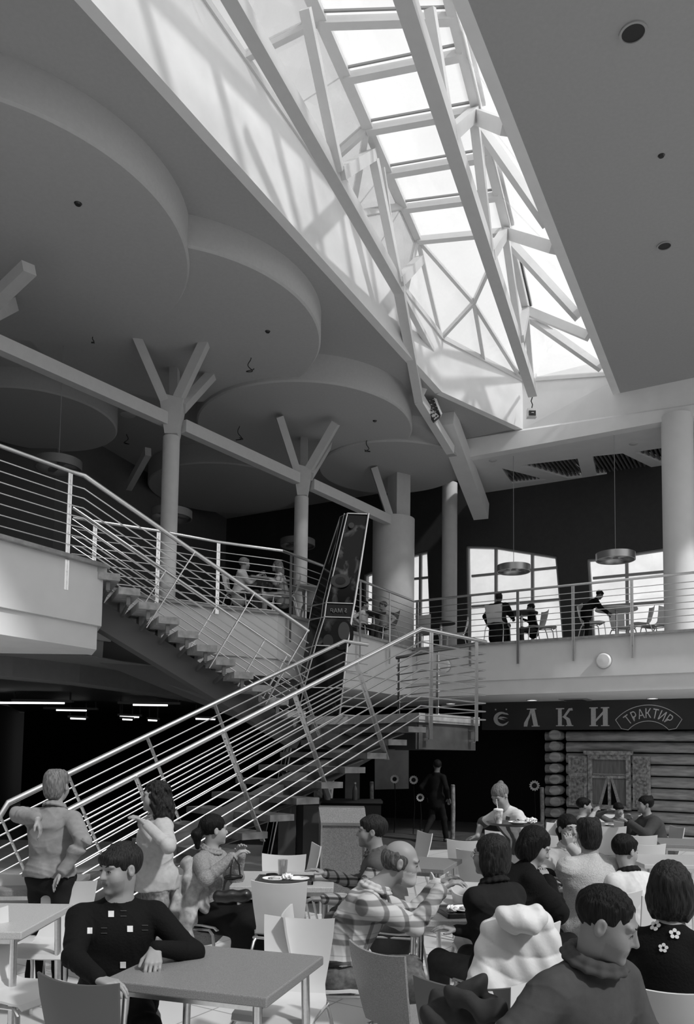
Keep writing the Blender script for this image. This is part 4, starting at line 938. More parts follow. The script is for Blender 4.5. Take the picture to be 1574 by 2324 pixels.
bag((p.x, p.y, zt2), (.06, .05, .1), 'crumpled pale bag on the dark counter behind the waste cabinet', mat('pale_crumpled_plastic', .3, .4), seed=4)
# trays and dishes
M_tray = mat('dark_tray', .05, .35)
def tray(x, y, z, rz, w, l, label, m=M_tray):
    t = thing('tray', label, 'tray', (x, y, z), rz)
    mb = MB(); mb.box((0, 0, .006), (w, l, .012))
    for s in (-1, 1): mb.box((s*w/2, 0, .014), (.014, l+.014, .026)); mb.box((0, s*l/2, .014), (w+.014, .014, .026))
    o = mb.build('tray_body', m, None, bevel=.003); o.parent = t; return t
def plate(x, y, z, r, label, m=None, food=False):
    t = thing('plate', label, 'plate', (x, y, z)); MB().lathe([(0, 0), (r*.6, 0), (r, .018), (r*.98, .022), (r*.62, .007), (0, .007)], (x, y, z), 36).build('dish', m or M_cup, t, smooth=True)
    if food: 
        o = bag((0, 0, 0), (r*.5, r*.4, .012), None, mat('pale_food', .4, .7, var=.4, scale=30), 'food', seed=int(r*100)); o.parent = t; o.location = (0, 0, .008)
    return t
def napkin(x, y, z, s, label, seed):
    bm = bmesh.new(); bmesh.ops.create_icosphere(bm, subdivisions=3, radius=1); rnd = random.Random(seed)
    for v in bm.verts: f = rnd.uniform(.65, 1.15); v.co = V(v.co.x*s*f, v.co.y*s*f, (v.co.z+.8)*s*.6*f)
    zmin = min(v.co.z for v in bm.verts)
    for v in bm.verts: v.co.z -= zmin
    me = bpy.data.meshes.new('napkin'); bm.to_mesh(me); bm.free(); o = bpy.data.objects.new('napkin', me); col.objects.link(o); o.location = (x, y, z); me.materials.append(M_cup); tag(o, label, 'napkin')
zt0 = .752
tray(-.45, 6.12, zt0, 0, .42, .30, 'dark tray with plates and crumpled napkin on the middle table')
plate(-.53, 6.06, zt0+.013, .09, 'white plate at the left end of the tray on the middle table', food=True); plate(-.35, 6.08, zt0+.013, .085, 'white plate at the right end of the tray on the middle table')
napkin(-.43, 6.0+.03, zt0+.02, .045, 'crumpled white napkin between the plates on the middle tray', 3)
tg = thing('glass', 'clear drinking glass behind the tray on the middle table', 'glass', (-.49, 6.36, zt0)); MB().lathe([(0, 0), (.032, 0), (.04, .13), (.037, .13), (.03, .006), (0, .006)], (-.49, 6.36, zt0), 28).build('tumbler', glassmat('milky_glass', .85, .35, g=.8, gloss=.15), tg, smooth=True)
ash = at(622, 1978, 6.1); tag(MB().lathe([(0, 0), (.045, 0), (.045, .03), (.035, .03), (.035, .01), (0, .01)], (-.56, 6.2, zt0+.013), 24).build('ashtray', M_black, smooth=True, loc=(-.56, 6.2, zt0+.013)), 'black ashtray on the tray beside the napkin', 'ashtray')
tray(.80, 5.0, zt0, .2, .42, .30, 'dark tray with food in front of the bearded man'); plate(.76, 4.98, zt0+.013, .1, 'white plate on the bearded man tray', food=True)
tray(1.0, 5.32, zt0, -.2, .38, .26, 'dark tray standing across from the bearded man, at the back of his table')
cup(1.08, 5.30, zt0+.013, 'patterned paper cup on the bearded man table', h=.1, r=.04, straw=False, m=mat('printed_cup', .5, .5, var=.8, scale=25))
napkin(.66, 4.93, zt0+.014, .035, 'crumpled napkin at the near end of the bearded man tray', 5)
cup(3.98+.3, 11.55, zt0, 'paper cup with straw on the table of the two boys', h=.13, r=.05)
plate(3.8, 11.45, zt0, .09, 'white plate on the table of the two boys', food=True)
bag((.97, 5.42, .455), (.17, .14, .15), 'black plastic bag lying on the chair behind the bearded man table', mat('black_plastic', .02, .25), seed=2)

# ---- upstairs furniture
ZG = 4.165
def utable(px, d, r, label, round_=True, m=None, z=ZG):
    p = at(px, 1400, d); t = thing('table', label, 'table', (p.x, p.y, z), group='upstairs cafe tables')
    if round_: MB().lathe([(0, .73), (r, .73), (r, .76), (0, .76)], (p.x, p.y, z), 40).build('tabletop', m or M_top2, t, smooth=True)
    else: MB().box((p.x, p.y, z+.74), (r*2, r*2, .035), rz=.5).build('tabletop', m or M_top2, t)
    MB().tube([(p.x, p.y, z), (p.x, p.y, z+.73)], .03, 12).build('pedestal', M_chrome, t, smooth=True); MB().lathe([(0, 0), (.24, 0), (.22, .02), (0, .03)], (p.x, p.y, z), 28).build('base', M_chrome, t, smooth=True); return t
utable(1398, 16.9, .44, 'round white cafe table upstairs at the right window', m=M_chair)
utable(1183, 17.5, .36, 'upstairs table between the man and the child in front of the large window', m=M_dark)
utable(1000, 19.0, .35, 'dark round table upstairs just left of the large window', m=M_dark)
utable(594, 14.6, .38, 'table of the couple seated upstairs', False, m=M_top)
utable(848, 17.9, .34, 'table upstairs right beside the poster pillar', False, m=M_dark)
utable(692, 15.1, .26, 'small pale table upstairs behind the second tree column', False, m=M_top2)
for px, d, phi, l in ((1238, 17.6, 85, 'white chair upstairs right of the child'), (1345, 16.9, 90, 'pale chair upstairs left of the round white table'), (1455, 17.0, -95, 'pale chair upstairs right of the round white table'), (1490, 17.2, -150, 'pale chair upstairs next to the right column'),
                      (968, 18.6, 150, 'white chair upstairs left of the dark round table'), (1035, 18.8, -100, 'white chair upstairs right of the dark round table'), 
                      (702, 15.6, 180, 'chair upstairs by the second tree column'), (1415, 17.6, 10, 'pale chair upstairs behind the round white table')):
    chair(px, d, phi, l, z=ZG, group='chairs upstairs')
# ================================================================= PEOPLE
def nv(*a): return np.array(a, float)
def unit(v): v = np.asarray(v, float); return v/max(1e-9, np.linalg.norm(v))
class Sdf:
    def __init__(s): s.p = []
    def cone(s, a, b, ra, rb, k=.02, op=1): s.p.append(('c', np.array(a, float), np.array(b, float), ra, rb, k, op)); return s
    def ell(s, c, r, M=None, k=.02, op=1): s.p.append(('e', np.array(c, float), np.array(r, float), np.eye(3) if M is None else np.array(M, float), 0, k, op)); return s
    @staticmethod
    def dist(q, P):
        if q[0] == 'c':
            a, b, ra, rb = q[1:5]; ab = b-a; L = max(1e-12, ab@ab)
            t = np.clip(((P-a)@ab)/L, 0, 1); d = P-a-t[..., None]*ab
            return np.sqrt((d*d).sum(-1))-(ra+(rb-ra)*t)
        c, r, M = q[1:4]; x = (P-c)@M.T                      # rows of M are the axes
        k0 = np.sqrt(((x/r)**2).sum(-1)); k1 = np.sqrt(((x/(r*r))**2).sum(-1))
        return k0*(k0-1)/np.maximum(k1, 1e-6)
    def bounds(s):
        lo, hi = [], []
        for q in s.p:
            if q[6] < 0: continue
            if q[0] == 'c': r = max(q[3], q[4]); lo.append(np.minimum(q[1], q[2])-r); hi.append(np.maximum(q[1], q[2])+r)
            else: r = q[2].max(); lo.append(q[1]-r); hi.append(q[1]+r)
        return np.min(lo, 0), np.max(hi, 0)
    def mesh(s, h, disp=None, dmax=.0):
        lo, hi = s.bounds(); lo = lo-.03; hi = hi+.03; B = 8
        nb = np.ceil((hi-lo)/(h*B)).astype(int)+1
        ii = np.stack(np.meshgrid(*[np.arange(n) for n in nb], indexing='ij'), -1).reshape(-1, 3)
        cen = lo+(ii*B+(B-1)/2)*h; half = h*B*.5*1.75
        D = [s.dist(q, cen) for q in s.p]
        U = np.min([d for d, q in zip(D, s.p) if q[6] > 0], 0)
        km = max(q[5] for q in s.p)
        nearsub = np.zeros(len(cen), bool)
        for d, q in zip(D, s.p):
            if q[6] < 0: nearsub |= np.abs(d) < half+q[5]+dmax
        act = (U < half+km*.6+dmax) & ((U > -half-km*.3-dmax*1.0) | nearsub)
        U2 = U.copy()
        for d, q in zip(D, s.p):
            if q[6] < 0: U2 = np.maximum(U2, -d)
        G = np.empty(nb*B, np.float32)
        blk = np.where(U2 < 0, -1, 1).astype(np.float32).reshape(nb)
        G[:] = np.repeat(np.repeat(np.repeat(blk, B, 0), B, 1), B, 2)
        idx = np.nonzero(act)[0]
        off = np.stack(np.meshgrid(*[np.arange(B)]*3, indexing='ij'), -1).reshape(-1, 3)*h
        base = lo+ii[idx]*B*h
        Fv = np.full((len(idx), B**3), 1.0)
        for d, q in zip(D, s.p):
            dc = d[idx]
            if q[6] > 0: S = np.nonzero(dc < U[idx]+2*half+q[5])[0]
            else: S = np.nonzero(dc < 2*half+q[5])[0]
            for c0 in range(0, len(S), 400):
                SS = S[c0:c0+400]
                P = base[SS][:, None, :]+off[None]; v = s.dist(q, P); k = max(q[5], 1e-4); f = Fv[SS]
                if q[6] > 0: hh = np.maximum(k-np.abs(f-v), 0); Fv[SS] = np.minimum(f, v)-hh*hh/(4*k)
                else: v = -v; hh = np.maximum(k-np.abs(f-v), 0); Fv[SS] = np.maximum(f, v)+hh*hh/(4*k)
        if disp is not None:
            for c0 in range(0, len(idx), 400):
                SS = slice(c0, c0+400); P = base[SS][:, None, :]+off[None]; Fv[SS] -= disp(P)
        Gb = G.reshape(nb[0], B, nb[1], B, nb[2], B).transpose(0, 2, 4, 1, 3, 5).reshape(-1, B**3)
        Gb = np.ascontiguousarray(Gb); Gb[idx] = Fv
        G = Gb.reshape(nb[0], nb[1], nb[2], B, B, B).transpose(0, 3, 1, 4, 2, 5).reshape(nb*B)
        # surface nets
        I = (G < 0).astype(np.int8); sh = G.shape
        S8 = sum(I[a:sh[0]-1+a, b:sh[1]-1+b, c:sh[2]-1+c] for a in (0, 1) for b in (0, 1) for c in (0, 1))
        cells = np.argwhere((S8 > 0) & (S8 < 8)); n = len(cells)
        lin = (cells[:, 0]*sh[1]+cells[:, 1])*sh[2]+cells[:, 2]
        acc = np.zeros((n, 3)); cnt = np.zeros(n)
        cor = [(a, b, c) for a in (0, 1) for b in (0, 1) for c in (0, 1)]
        val = {c: G[cells[:, 0]+c[0], cells[:, 1]+c[1], cells[:, 2]+c[2]] for c in cor}
        for c in cor:
            for ax in range(3):
                if c[ax] == 0:
                    e = list(c); e[ax] = 1; e = tuple(e); va, vb = val[c], val[e]; m = (va < 0) != (vb < 0)
                    t = np.where(m, va/np.where(m, va-vb, 1), 0); p = np.tile(np.array(c, float), (n, 1)); p[:, ax] += t
                    acc[m] += p[m]; cnt[m] += 1
        verts = lo+(cells+acc/cnt[:, None])*h
        faces = []
        st_ = np.array([sh[1]*sh[2], sh[2], 1])
        for ax in range(3):
            sl0 = [slice(1, None)]*3; sl1 = [slice(1, None)]*3; sl0[ax] = slice(0, -1); sl1[ax] = slice(1, None)
            a_, b_ = I[tuple(sl0)], I[tuple(sl1)]; m = np.argwhere(a_ != b_)
            if len(m) == 0: continue
            flip = a_[m[:, 0], m[:, 1], m[:, 2]] == 1
            g_ = m+1; g_[:, ax] -= 1; L0 = g_@st_; u, v = [st_[k] for k in range(3) if k != ax]
            q = np.stack([L0-u-v, L0-v, L0, L0-u], 1); k = np.searchsorted(lin, q); k = np.clip(k, 0, n-1); ok = (lin[k] == q).all(1)
            if ax == 1: flip = ~flip
            k = np.where(flip[:, None], k, k[:, ::-1]); faces.append(k[ok])
        return verts, np.concatenate(faces)
def sdfobj(name, S, h, m, parent, org, disp=None, dmax=0., tone=None):
    v, f = S.mesh(h, disp, dmax)
    me = bpy.data.meshes.new(name); me.vertices.add(len(v)); me.vertices.foreach_set('co', (v-np.array(org)).astype(np.float32).ravel())
    me.loops.add(len(f)*4); me.loops.foreach_set('vertex_index', f.astype(np.int32).ravel()); me.polygons.add(len(f))
    me.polygons.foreach_set('loop_start', (np.arange(len(f))*4).astype(np.int32)); me.polygons.foreach_set('use_smooth', np.ones(len(f), bool)); me.update(calc_edges=True); me.validate()
    if tone is not None:
        at_ = me.color_attributes.new('tone', 'FLOAT_COLOR', 'POINT'); t = tone(v); at_.data.foreach_set('color', np.repeat(t[:, None], 4, 1).astype(np.float32).ravel())
    o = bpy.data.objects.new(name, me); col.objects.link(o); me.materials.append(m)
    if parent: o.parent = parent
    return o
def skinmat():
    m = mat('skin', .4, .5); nt = m.node_tree
    if not any(n.type == 'ATTRIBUTE' for n in nt.nodes):
        a = nt.nodes.new('ShaderNodeAttribute'); a.attribute_name = 'tone'; b = nt.nodes['Principled BSDF']; nt.links.new(a.outputs['Color'], b.inputs['Base Color'])
        b.inputs['Subsurface Weight'].default_value = .0; b.inputs['Specular IOR Level'].default_value = .35
    return m
M_skin = skinmat()
HK = dict(stretch=(2.6, 2.6, .32), bump=.9, spec=.15, scale=55)
M_hair = mat('dark_hair', .006, .5, var=.6, **HK); M_hairb = mat('brown_hair', .018, .5, var=.7, **HK); M_hairl = mat('fair_hair', .16, .5, var=.6, **HK); M_hairg = mat('grey_hair', .09, .6, var=.6, **HK)
def cloth(name, g, var=.08, scale=30, bump=.15, rough=.85): return mat(name, g, rough, var=var, scale=scale, bump=bump, spec=.15)
def plaidmat(name, g0, g1, g2, sc_=1.0):
    m = mat(name, g0, .85, spec=.15); nt = m.node_tree; tc = nt.nodes.new('ShaderNodeTexCoord'); sp = nt.nodes.new('ShaderNodeSeparateXYZ'); nt.links.new(tc.outputs['Object'], sp.inputs[0])
    def band(sock, f, th):
        a = nt.nodes.new('ShaderNodeMath'); a.operation = 'MULTIPLY'; a.inputs[1].default_value = f; nt.links.new(sock, a.inputs[0])
        s_ = nt.nodes.new('ShaderNodeMath'); s_.operation = 'SINE'; nt.links.new(a.outputs[0], s_.inputs[0])
        r = nt.nodes.new('ShaderNodeMapRange'); r.inputs['From Min'].default_value = th; r.inputs['From Max'].default_value = th+.25; nt.links.new(s_.outputs[0], r.inputs['Value']); return r.outputs[0]
    ad = nt.nodes.new('ShaderNodeMath'); ad.operation = 'ADD'; nt.links.new(sp.outputs[0], ad.inputs[0]); nt.links.new(sp.outputs[1], ad.inputs[1])
    h1 = band(sp.outputs[2], 62*sc_, .55); h2 = band(ad.outputs[0], 52*sc_, .55); h3 = band(sp.outputs[2], 124*sc_, .9)
    x1 = nt.nodes.new('ShaderNodeMix'); x1.data_type = 'RGBA'; x1.inputs[6].default_value = (g0,)*3+(1,); x1.inputs[7].default_value = (g1,)*3+(1,); nt.links.new(h1, x1.inputs[0])
    x2 = nt.nodes.new('ShaderNodeMix'); x2.data_type = 'RGBA'; x2.blend_type = 'MULTIPLY'; x2.inputs[7].default_value = (g1/g0,)*3+(1,); nt.links.new(x1.outputs[2], x2.inputs[6]); nt.links.new(h2, x2.inputs[0])
    x3 = nt.nodes.new('ShaderNodeMix'); x3.data_type = 'RGBA'; x3.inputs[7].default_value = (g2,)*3+(1,); nt.links.new(x2.outputs[2], x3.inputs[6]); nt.links.new(h3, x3.inputs[0])
    nt.links.new(x3.outputs[2], nt.nodes['Principled BSDF'].inputs['Base Color']); return m

def ik(S, T, l1, l2, hint):
    d = T-S; L = np.linalg.norm(d); Lm = (l1+l2)*.985
    if L > Lm: T = S+d/L*Lm; d = T-S; L = Lm
    L = max(L, abs(l1-l2)+.02)
    a = (l1*l1-l2*l2+L*L)/(2*L); hh = math.sqrt(max(0, l1*l1-a*a)); u = unit(d); w = hint-u*(hint@u); w = unit(w); return S+u*a+w*hh, T

def person(label, hx, phi, hphi=None, pose='sit', d=None, z0=0.0, lean=8, side=0, hpitch=0, hroll=0, L=None, R=None, Lh=None, Rh=None, Ld=None, Rd=None, Ln=None, Rn=None, curl=.35, curlR=None,
           top=None, sleeve=1.0, topfit=.016, hem=.10, open_neck=.062, collar=None, bottom=None, skirt=False, legs=None, hair='short', hairm=None, skin=.42, beard=0, vox=None, female=False, bulk=1.0, zfix=None, seat=None, shoes=True, extra=None, cuff=None, fold=.005, headscale=1.0, seatphi=None, glasses=False, vest=None, jut=.0, wr=1.0, cutz=None):
    skin = skin*.66; px, py = hx; H = np.array(at(px, py, d)); Z = nv(0, 0, 1)
    F = np.array(facing(phi)); Rt = np.cross(F, Z)
    hphi = phi if hphi is None else hphi
    vox = vox or (.0042 if d < 3.2 else .005 if d < 4.4 else .006 if d < 5.6 else .007 if d < 7.2 else .009 if d < 10 else .013)
    hz = .52 if pose == 'sit' else .92
    a = math.radians(lean); sp = unit(F*math.sin(a)+Z*math.cos(a)+Rt*math.sin(math.radians(side)))
    sp0 = unit(F*math.sin(a*.55)+Z*math.cos(a*.55)+Rt*math.sin(math.radians(side*.6)))
    P0 = Z*hz; Cw = P0+sp0*.20; N0 = Cw+sp*.30; nd = unit(sp*.5+Z*.5+F*.12); H0 = N0+nd*.18+F*jut
    s = (H[2]-z0)/H0[2]; s0 = s; s = min(1.12, max(.60, s)); O = H-H0*s; O[2] = z0 if abs(s-s0) < 1e-6 else O[2]
    W_ = lambda p: O+p*s
    root = thing('person', label, 'person', (O[0], O[1], max(z0, O[2]))); org = nv(O[0], O[1], max(z0, O[2]))
    P, C, N = W_(P0), W_(Cw), W_(N0)
    # limbs
    sw = (.148 if female else .168)*bulk**.5
    Ss = {k: N+(Rt*sg_*sw-sp*.062)*s for k, sg_ in (('R', 1), ('L', -1))}
    arms = {}
    for k, T, hint in (('R', R, Rh), ('L', L, Lh)):
        sg_ = 1 if k == 'R' else -1
        if T is None: T = W_(P0+F*.06+Rt*sg_*.27+Z*(.02 if pose != 'sit' else .10)); 
        elif len(T) == 3 and T[0] > 20: T = np.array(at(*T))
        else: T = O+(Rt*T[0]+F*T[1]+Z*T[2])*s
        hint = (Rt*sg_*.5-F*.4-Z*.6) if hint is None else (Rt*hint[0]+F*hint[1]+Z*hint[2])
        E, T = ik(Ss[k], np.array(T), .285*s, .25*s, np.array(hint, float)); arms[k] = (Ss[k], E, T)
    lg = {}
    for k, sg_ in (('R', 1), ('L', -1)):
        Hp = W_(P0+Rt*sg_*.09)
        if pose == 'sit':
            kn = W_(P0+Rt*sg_*.12+F*.42+Z*.0); an = W_(Rt*sg_*.12+F*.40+Z*.09)
        elif pose == 'walk':
            kn = W_(Rt*sg_*.09+F*(.16 if sg_ > 0 else -.02)+Z*.50); an = W_(Rt*sg_*.09+F*(.25 if sg_ > 0 else -.32)+Z*(.09 if sg_ > 0 else .14))
        else: kn = W_(Rt*sg_*.095+F*.02+Z*.49); an = W_(Rt*sg_*.11-F*.02+Z*.09)
        if legs and k in legs:
            kn = O+(Rt*legs[k][0][0]+F*legs[k][0][1]+Z*legs[k][0][2])*s; an = O+(Rt*legs[k][1][0]+F*legs[k][1][1]+Z*legs[k][1][2])*s
        lg[k] = (Hp, kn, an)
    Mt = np.array([Rt, unit(np.cross(Z, Rt)*0+np.cross(sp, Rt)*-1 if False else np.cross(Rt, sp)*-1), sp]); Mt[1] = np.cross(sp, Rt)
    hw = (.150 if female else .158)*bulk; 
    def torso(S, e, hem_=0, low=True):
        eh = e+(.012 if e > 0 else 0); S.ell(P+Z*.02*s, nv(hw+eh, .125*bulk+eh, .12+eh)*s, Mt, .05)
        S.ell(C, nv(.135*bulk+e, .105*bulk+e, .15+e)*s, Mt, .06)
        S.ell(C+sp*.15*s+F*.005*s, nv(.150*bulk+e, .110*bulk+e, .145+e)*s, Mt, .05)
        if female: S.ell(C+sp*.13*s+F*.075*s, nv(.12+e, .055+e, .07+e)*s, Mt, .05)
        S.cone(Ss['R']-Rt*.02*s, Ss['L']+Rt*.02*s, (.050+e*.8)*s, (.050+e*.8)*s, .04*s)
        S.cone(N-sp*.04*s, N+nd*.01*s, (.066+e*.4)*s, (.058+e*.3)*s, .04*s)
        for k_ in 'RL': S.cone(N-sp*.005*s-F*.015*s, Ss[k_]-sp*.0*s, (.040+e*.5)*s, (.040+e*.6)*s, .035*s)
        if hem_: S.cone(P-Z*0, P-Z*(hem_)*s+F*.0, (.13*bulk+e)*s, (.145*bulk+e)*s, .06*s)
    # ---- body
    Bd = Sdf(); torso(Bd, -.006)
    for k in 'RL':
        S_, E, T = arms[k]; Bd.cone(S_, E, .046*s*bulk**.5, .038*s, .04*s); Bd.cone(E, T, .038*s, .026*s, .03*s)
        a1, a2, a3 = lg[k]; Bd.cone(a1, a2, .078*s, .050*s, .04*s); Bd.cone(a2, a3, .050*s, .034*s, .03*s)
        ft = a3-Z*.05*s; Bd.cone(a3, ft+F*.0, .034*s, .036*s, .02); Bd.cone(ft, ft+F*.15*s, .036*s, .028*s, .03)
    # head frame
    hf = np.array(facing(hphi)); hr = np.cross(hf, Z); cp, spp = math.cos(math.radians(hpitch)), math.sin(math.radians(hpitch))
    hfw = hf*cp-Z*spp; hup = np.cross(hr, hfw); cr_, sr_ = math.cos(math.radians(hroll)), math.sin(math.radians(hroll)); hr2 = hr*cr_+hup*sr_; hup2 = hup*cr_-hr*sr_
    Mh = np.array([hr2, hfw, hup2]); hs = s*headscale*(1.0 if s > .85 else 1.08)
    def hp(x, y, z): return H+(hr2*x+hfw*y+hup2*z)*hs
    def he(S, c, r, k=.015, op=1): S.ell(hp(*c), nv(*r)*hs, Mh, k*hs, op)
    Bd.cone(N, hp(0, -.025, -.05), .060*s*(.88 if female else 1)*bulk**.4, .054*s*(.85 if female else 1), .04*s)
    he(Bd, (0, -.018, .035), (.076, .096, .086), .02); he(Bd, (0, .022, -.030), (.062, .070, .080), .035); he(Bd, (0, .045, -.075), (.042, .040, .035), .03)
    he(Bd, (0, .078, -.098), (.020, .016, .016), .02)
    for q in (-1, 1):
        he(Bd, (q*.036, .058, -.030), (.028, .028, .034), .025); he(Bd, (q*.030, .076, .030), (.026, .014, .010), .02)
        he(Bd, (q*.031, .107, .004), (.018, .020, .013), .016, -1); he(Bd, (q*.031, .074, .003), (.0145, .0135, .0125), .004)
        he(Bd, (q*.080, -.010, -.004), (.009, .020, .032), .006); he(Bd, (q*.088, -.004, .002), (.006, .009, .016), .005, -1)
    Bd.cone(hp(0, .084, .018), hp(0, .106, -.024), .0075*hs, .0120*hs, .012*hs)
    for q in (-1, 1): he(Bd, (q*.011, .092, -.028), (.008, .010, .007), .008)
    Bd.cone(hp(-.018, .084, -.052), hp(.018, .084, -.052), .0085*hs, .0085*hs, .012*hs); Bd.cone(hp(-.014, .083, -.064), hp(.014, .083, -.064), .009*hs, .009*hs, .010*hs)
    Bd.cone(hp(-.022, .099, -.058), hp(.022, .099, -.058), .0035*hs, .0035*hs, .004*hs, -1)
    if beard: he(Bd, (0, .052, -.085), (.052, .048, .045), .02)
    # hands
    for k, Dv, Nv, cu in (('R', Rd, Rn, curl if curlR is None else curlR), ('L', Ld, Ln, curl)):
        S_, E, T = arms[k]; D = unit(T-E) if Dv is None else unit(Rt*Dv[0]+F*Dv[1]+Z*Dv[2])
        n_ = -Z if Nv is None else (Rt*Nv[0]+F*Nv[1]+Z*Nv[2]); n_ = n_-D*(n_@D)
        if np.linalg.norm(n_) < .05: n_ = F-D*(F@D)
        n_ = unit(n_); th = np.cross(D, n_)*(1 if k == 'R' else -1)
        hsz = s*(.92 if female else 1.0); rm = vox*.95
        for j, (o_, ln, lf) in enumerate(((.030, .080, .078), (.010, .085, .086), (-.011, .081, .079), (-.030, .074, .062))):
            kn = T+(D*ln+th*o_)*hsz; Bd.cone(T+(th*o_*.45+D*.005)*hsz, kn, .014*hsz, .0115*hsz, .012*hsz)
            p = kn; dd = unit(D+th*o_*1.3+n_*.1)
            for q, fr_ in enumerate((.45, .31, .24)):
                an_ = cu*(.55 if q == 0 else 1.0); dd = unit(dd*math.cos(an_)+n_*math.sin(an_)); e2 = p+dd*lf*fr_*hsz
                Bd.cone(p, e2, max(rm, (.0095-.001*q)*hsz), max(rm*.95, (.0085-.001*q)*hsz), .0035*hsz); p = e2
                n2 = unit(n_-dd*(n_@dd)) if abs(n_@dd) < .99 else n_
                if q < 2: pass
        t1_ = T+(D*.025+th*.022+n_*.006)*hsz; t2 = t1_+(D*.028+th*.028+n_*.014)*hsz; t3 = t2+(D*.030+th*.010+n_*.010)*hsz
        Bd.cone(t1_, t2, max(rm, .0135*hsz), max(rm, .0105*hsz), .010*hsz); Bd.cone(t2, t3, max(rm, .0105*hsz), max(rm, .0085*hsz), .004*hsz)
    def tone(v):
        q = (v-H)@Mh.T/hs; x, y, z = q[:, 0], q[:, 1], q[:, 2]; t = np.full(len(v), skin); ax = np.abs(x); fr = y > .055
        if vox >= .008:
            m = fr & (((ax-.032)/.021)**2+((z-.031)/.0055)**2 < 1); t[m] = skin*.4
            m = fr & (((ax-.031)/.014)**2+((z-.004)/.0055)**2 < 1); t[m] = skin*.3
        m = fr & ((x/.025)**2+((z+.058)/.012)**2 < 1); t[m] = skin*.62
        m = fr & ((x/.023)**2+((z+.058)/.0028)**2 < 1); t[m] = skin*.3
        m = (np.abs(x) < .1) & (y > .0) & (z < -.035) & (np.abs(z) < .13) & (y > .02-.6*(z+.03)*0)
        if beard: mm = m & ~(((x/.02)**2+((z+.058)/.007)**2) < 1) & (np.sqrt(x*x*.7+(z+.03)**2) > .024); t[mm] = beard
        elif not female: t[m & (z < -.045)] *= .86
        return t
    sdfobj('body', Bd, vox, M_skin, root, org, tone=tone)
    # eyes and eyebrows as small parts of their own
    if vox < .008:
        for q in (-1, 1):
            def ep(u, v, dy=0): return Vector(hp(q*(.031+u), .0885-abs(u)*abs(u)*14-v*v*20+dy-(.0015 if u > 0 else 0), .0035+v))
            op_ = .0040 if hpitch > 9 else .0052; vs = [ep(0, 0, .0012)]; n_e = 20
            for i in range(n_e): t_ = 2*math.pi*i/n_e; vs.append(ep(.0135*math.cos(t_), op_*math.sin(t_)*(abs(math.sin(t_))**.4)))
            ey = MB().add(vs, [(0, i+1, (i+1) % n_e+1) for i in range(n_e)]).build('eye', mat('eye_white', .22, .3), root, smooth=True)
            vs = [ep(0, 0, .0022)]+[ep(.0047*math.cos(i*.628), max(-op_*.95, min(op_*.95, .0047*math.sin(i*.628))), .0018) for i in range(10)]
            MB().add(vs, [(0, i+1, (i+1) % 10+1) for i in range(10)]).build('iris', mat('dark_iris', .008, .2), ey)
            MB().tube([ep(.0145*math.cos(t_), (op_+.0006)*math.sin(t_), .0012) for t_ in [math.pi*i/10 for i in range(11)]], .0011, 6).build('eyelashes', M_dk2, root, smooth=True)
            MB().tube([Vector(hp(q*u, y, z)) for u, y, z in ((.014, .0915, .027), (.022, .0925, .031), (.034, .089, .0335), (.046, .079, .030))], [.0016, .0026, .0024, .0010], 6).build('eyebrow', hairm or M_hair, root, smooth=True)
    # ---- top
    cf = lambda amp, ph: (lambda X: amp*(np.sin(X[..., 2]*38+4*np.sin(X[..., 0]*9+ph)+3*np.sin(X[..., 1]*11))*.5+np.sin(X[..., 0]*47+X[..., 2]*29+ph)*.25+np.sin((X[..., 1]+X[..., 2])*71+3*np.sin(X[..., 0]*21)+ph)*.25))
    ph = hx[0]*.13
    tf = topfit; skn = skin
    el = [arms[k][1] for k in 'RL']+[P+F*.08*s]
    def wrinkle(X):
        x, y, z = X[..., 0]/s, X[..., 1]/s, X[..., 2]/s
        q1 = x*11+2.2*np.sin(z*7+ph)+1.3*np.sin(y*13+z*5); q2 = z*13+2.0*np.sin(x*9+1.7*ph)+1.5*np.sin(y*11-z*4); q3 = y*12+1.8*np.sin(z*9+x*6+ph)
        b1 = np.sin(q1*1.3+q2*.9); b2 = np.sin(q2*1.7-q3*1.1+2*np.sin(q1*.6)); b3 = np.sin(q3*2.1+q1*1.6+1.5*np.sin(q2))
        w = fold*s*wr*(.55*b1+.45*b2+.75*(1-np.abs(b3))**2*(.5+.5*b1)-.2+.35*(1-np.abs(np.sin(q2*2.3+q1*1.9)))**3*(.5+.5*b2))
        for e_ in el:
            r2 = ((X-e_)**2).sum(-1); w = w+fold*s*1.1*wr*np.exp(-r2/(.085*s)**2)*np.sin(np.sqrt(r2)*150/s+X[..., 0]*20)
        return w
    if top is not None:
        T_ = Sdf(); torso(T_, tf, hem)
        for k in 'RL':
            S_, E, T = arms[k]
            if sleeve > .02:
                T_.cone(S_, E if sleeve >= .5 else S_+(E-S_)*(sleeve*2), (.046*bulk**.5+tf)*s, (.036+tf*.8)*s, .022*s)
                if sleeve > .5: T_.cone(E, E+(T-E)*min(1, (sleeve-.5)*2)*.97, (.037+tf*.8)*s, (.027+tf*.6)*s, .022*s)
        T_.ell(N+nd*.055*s+F*.01*s, nv(open_neck, open_neck+.004, .045)*s, Mt, .01, -1)
        if cutz is not None: T_.ell(P+Z*(cutz-.9)*s, nv(1.2, 1.2, .9)*s*1.0, None, .004, -1)
        sdfobj('top', T_, vox, top, root, org, disp=wrinkle, dmax=fold*s*2.5)
        if vest is not None:
            Vs = Sdf(); torso(Vs, tf+.024, hem); Vs.ell(N+nd*.05*s+F*.02*s, nv(open_neck+.008, open_neck+.02, .06)*s, Mt, .01, -1)
            for k in 'RL': Vs.ell(arms[k][0]+(arms[k][1]-arms[k][0])*.35, nv(.075, .075, .075)*s, None, .01, -1)
            sdfobj('vest', Vs, vox, vest, root, org, disp=cf(fold*s, ph), dmax=fold*s)
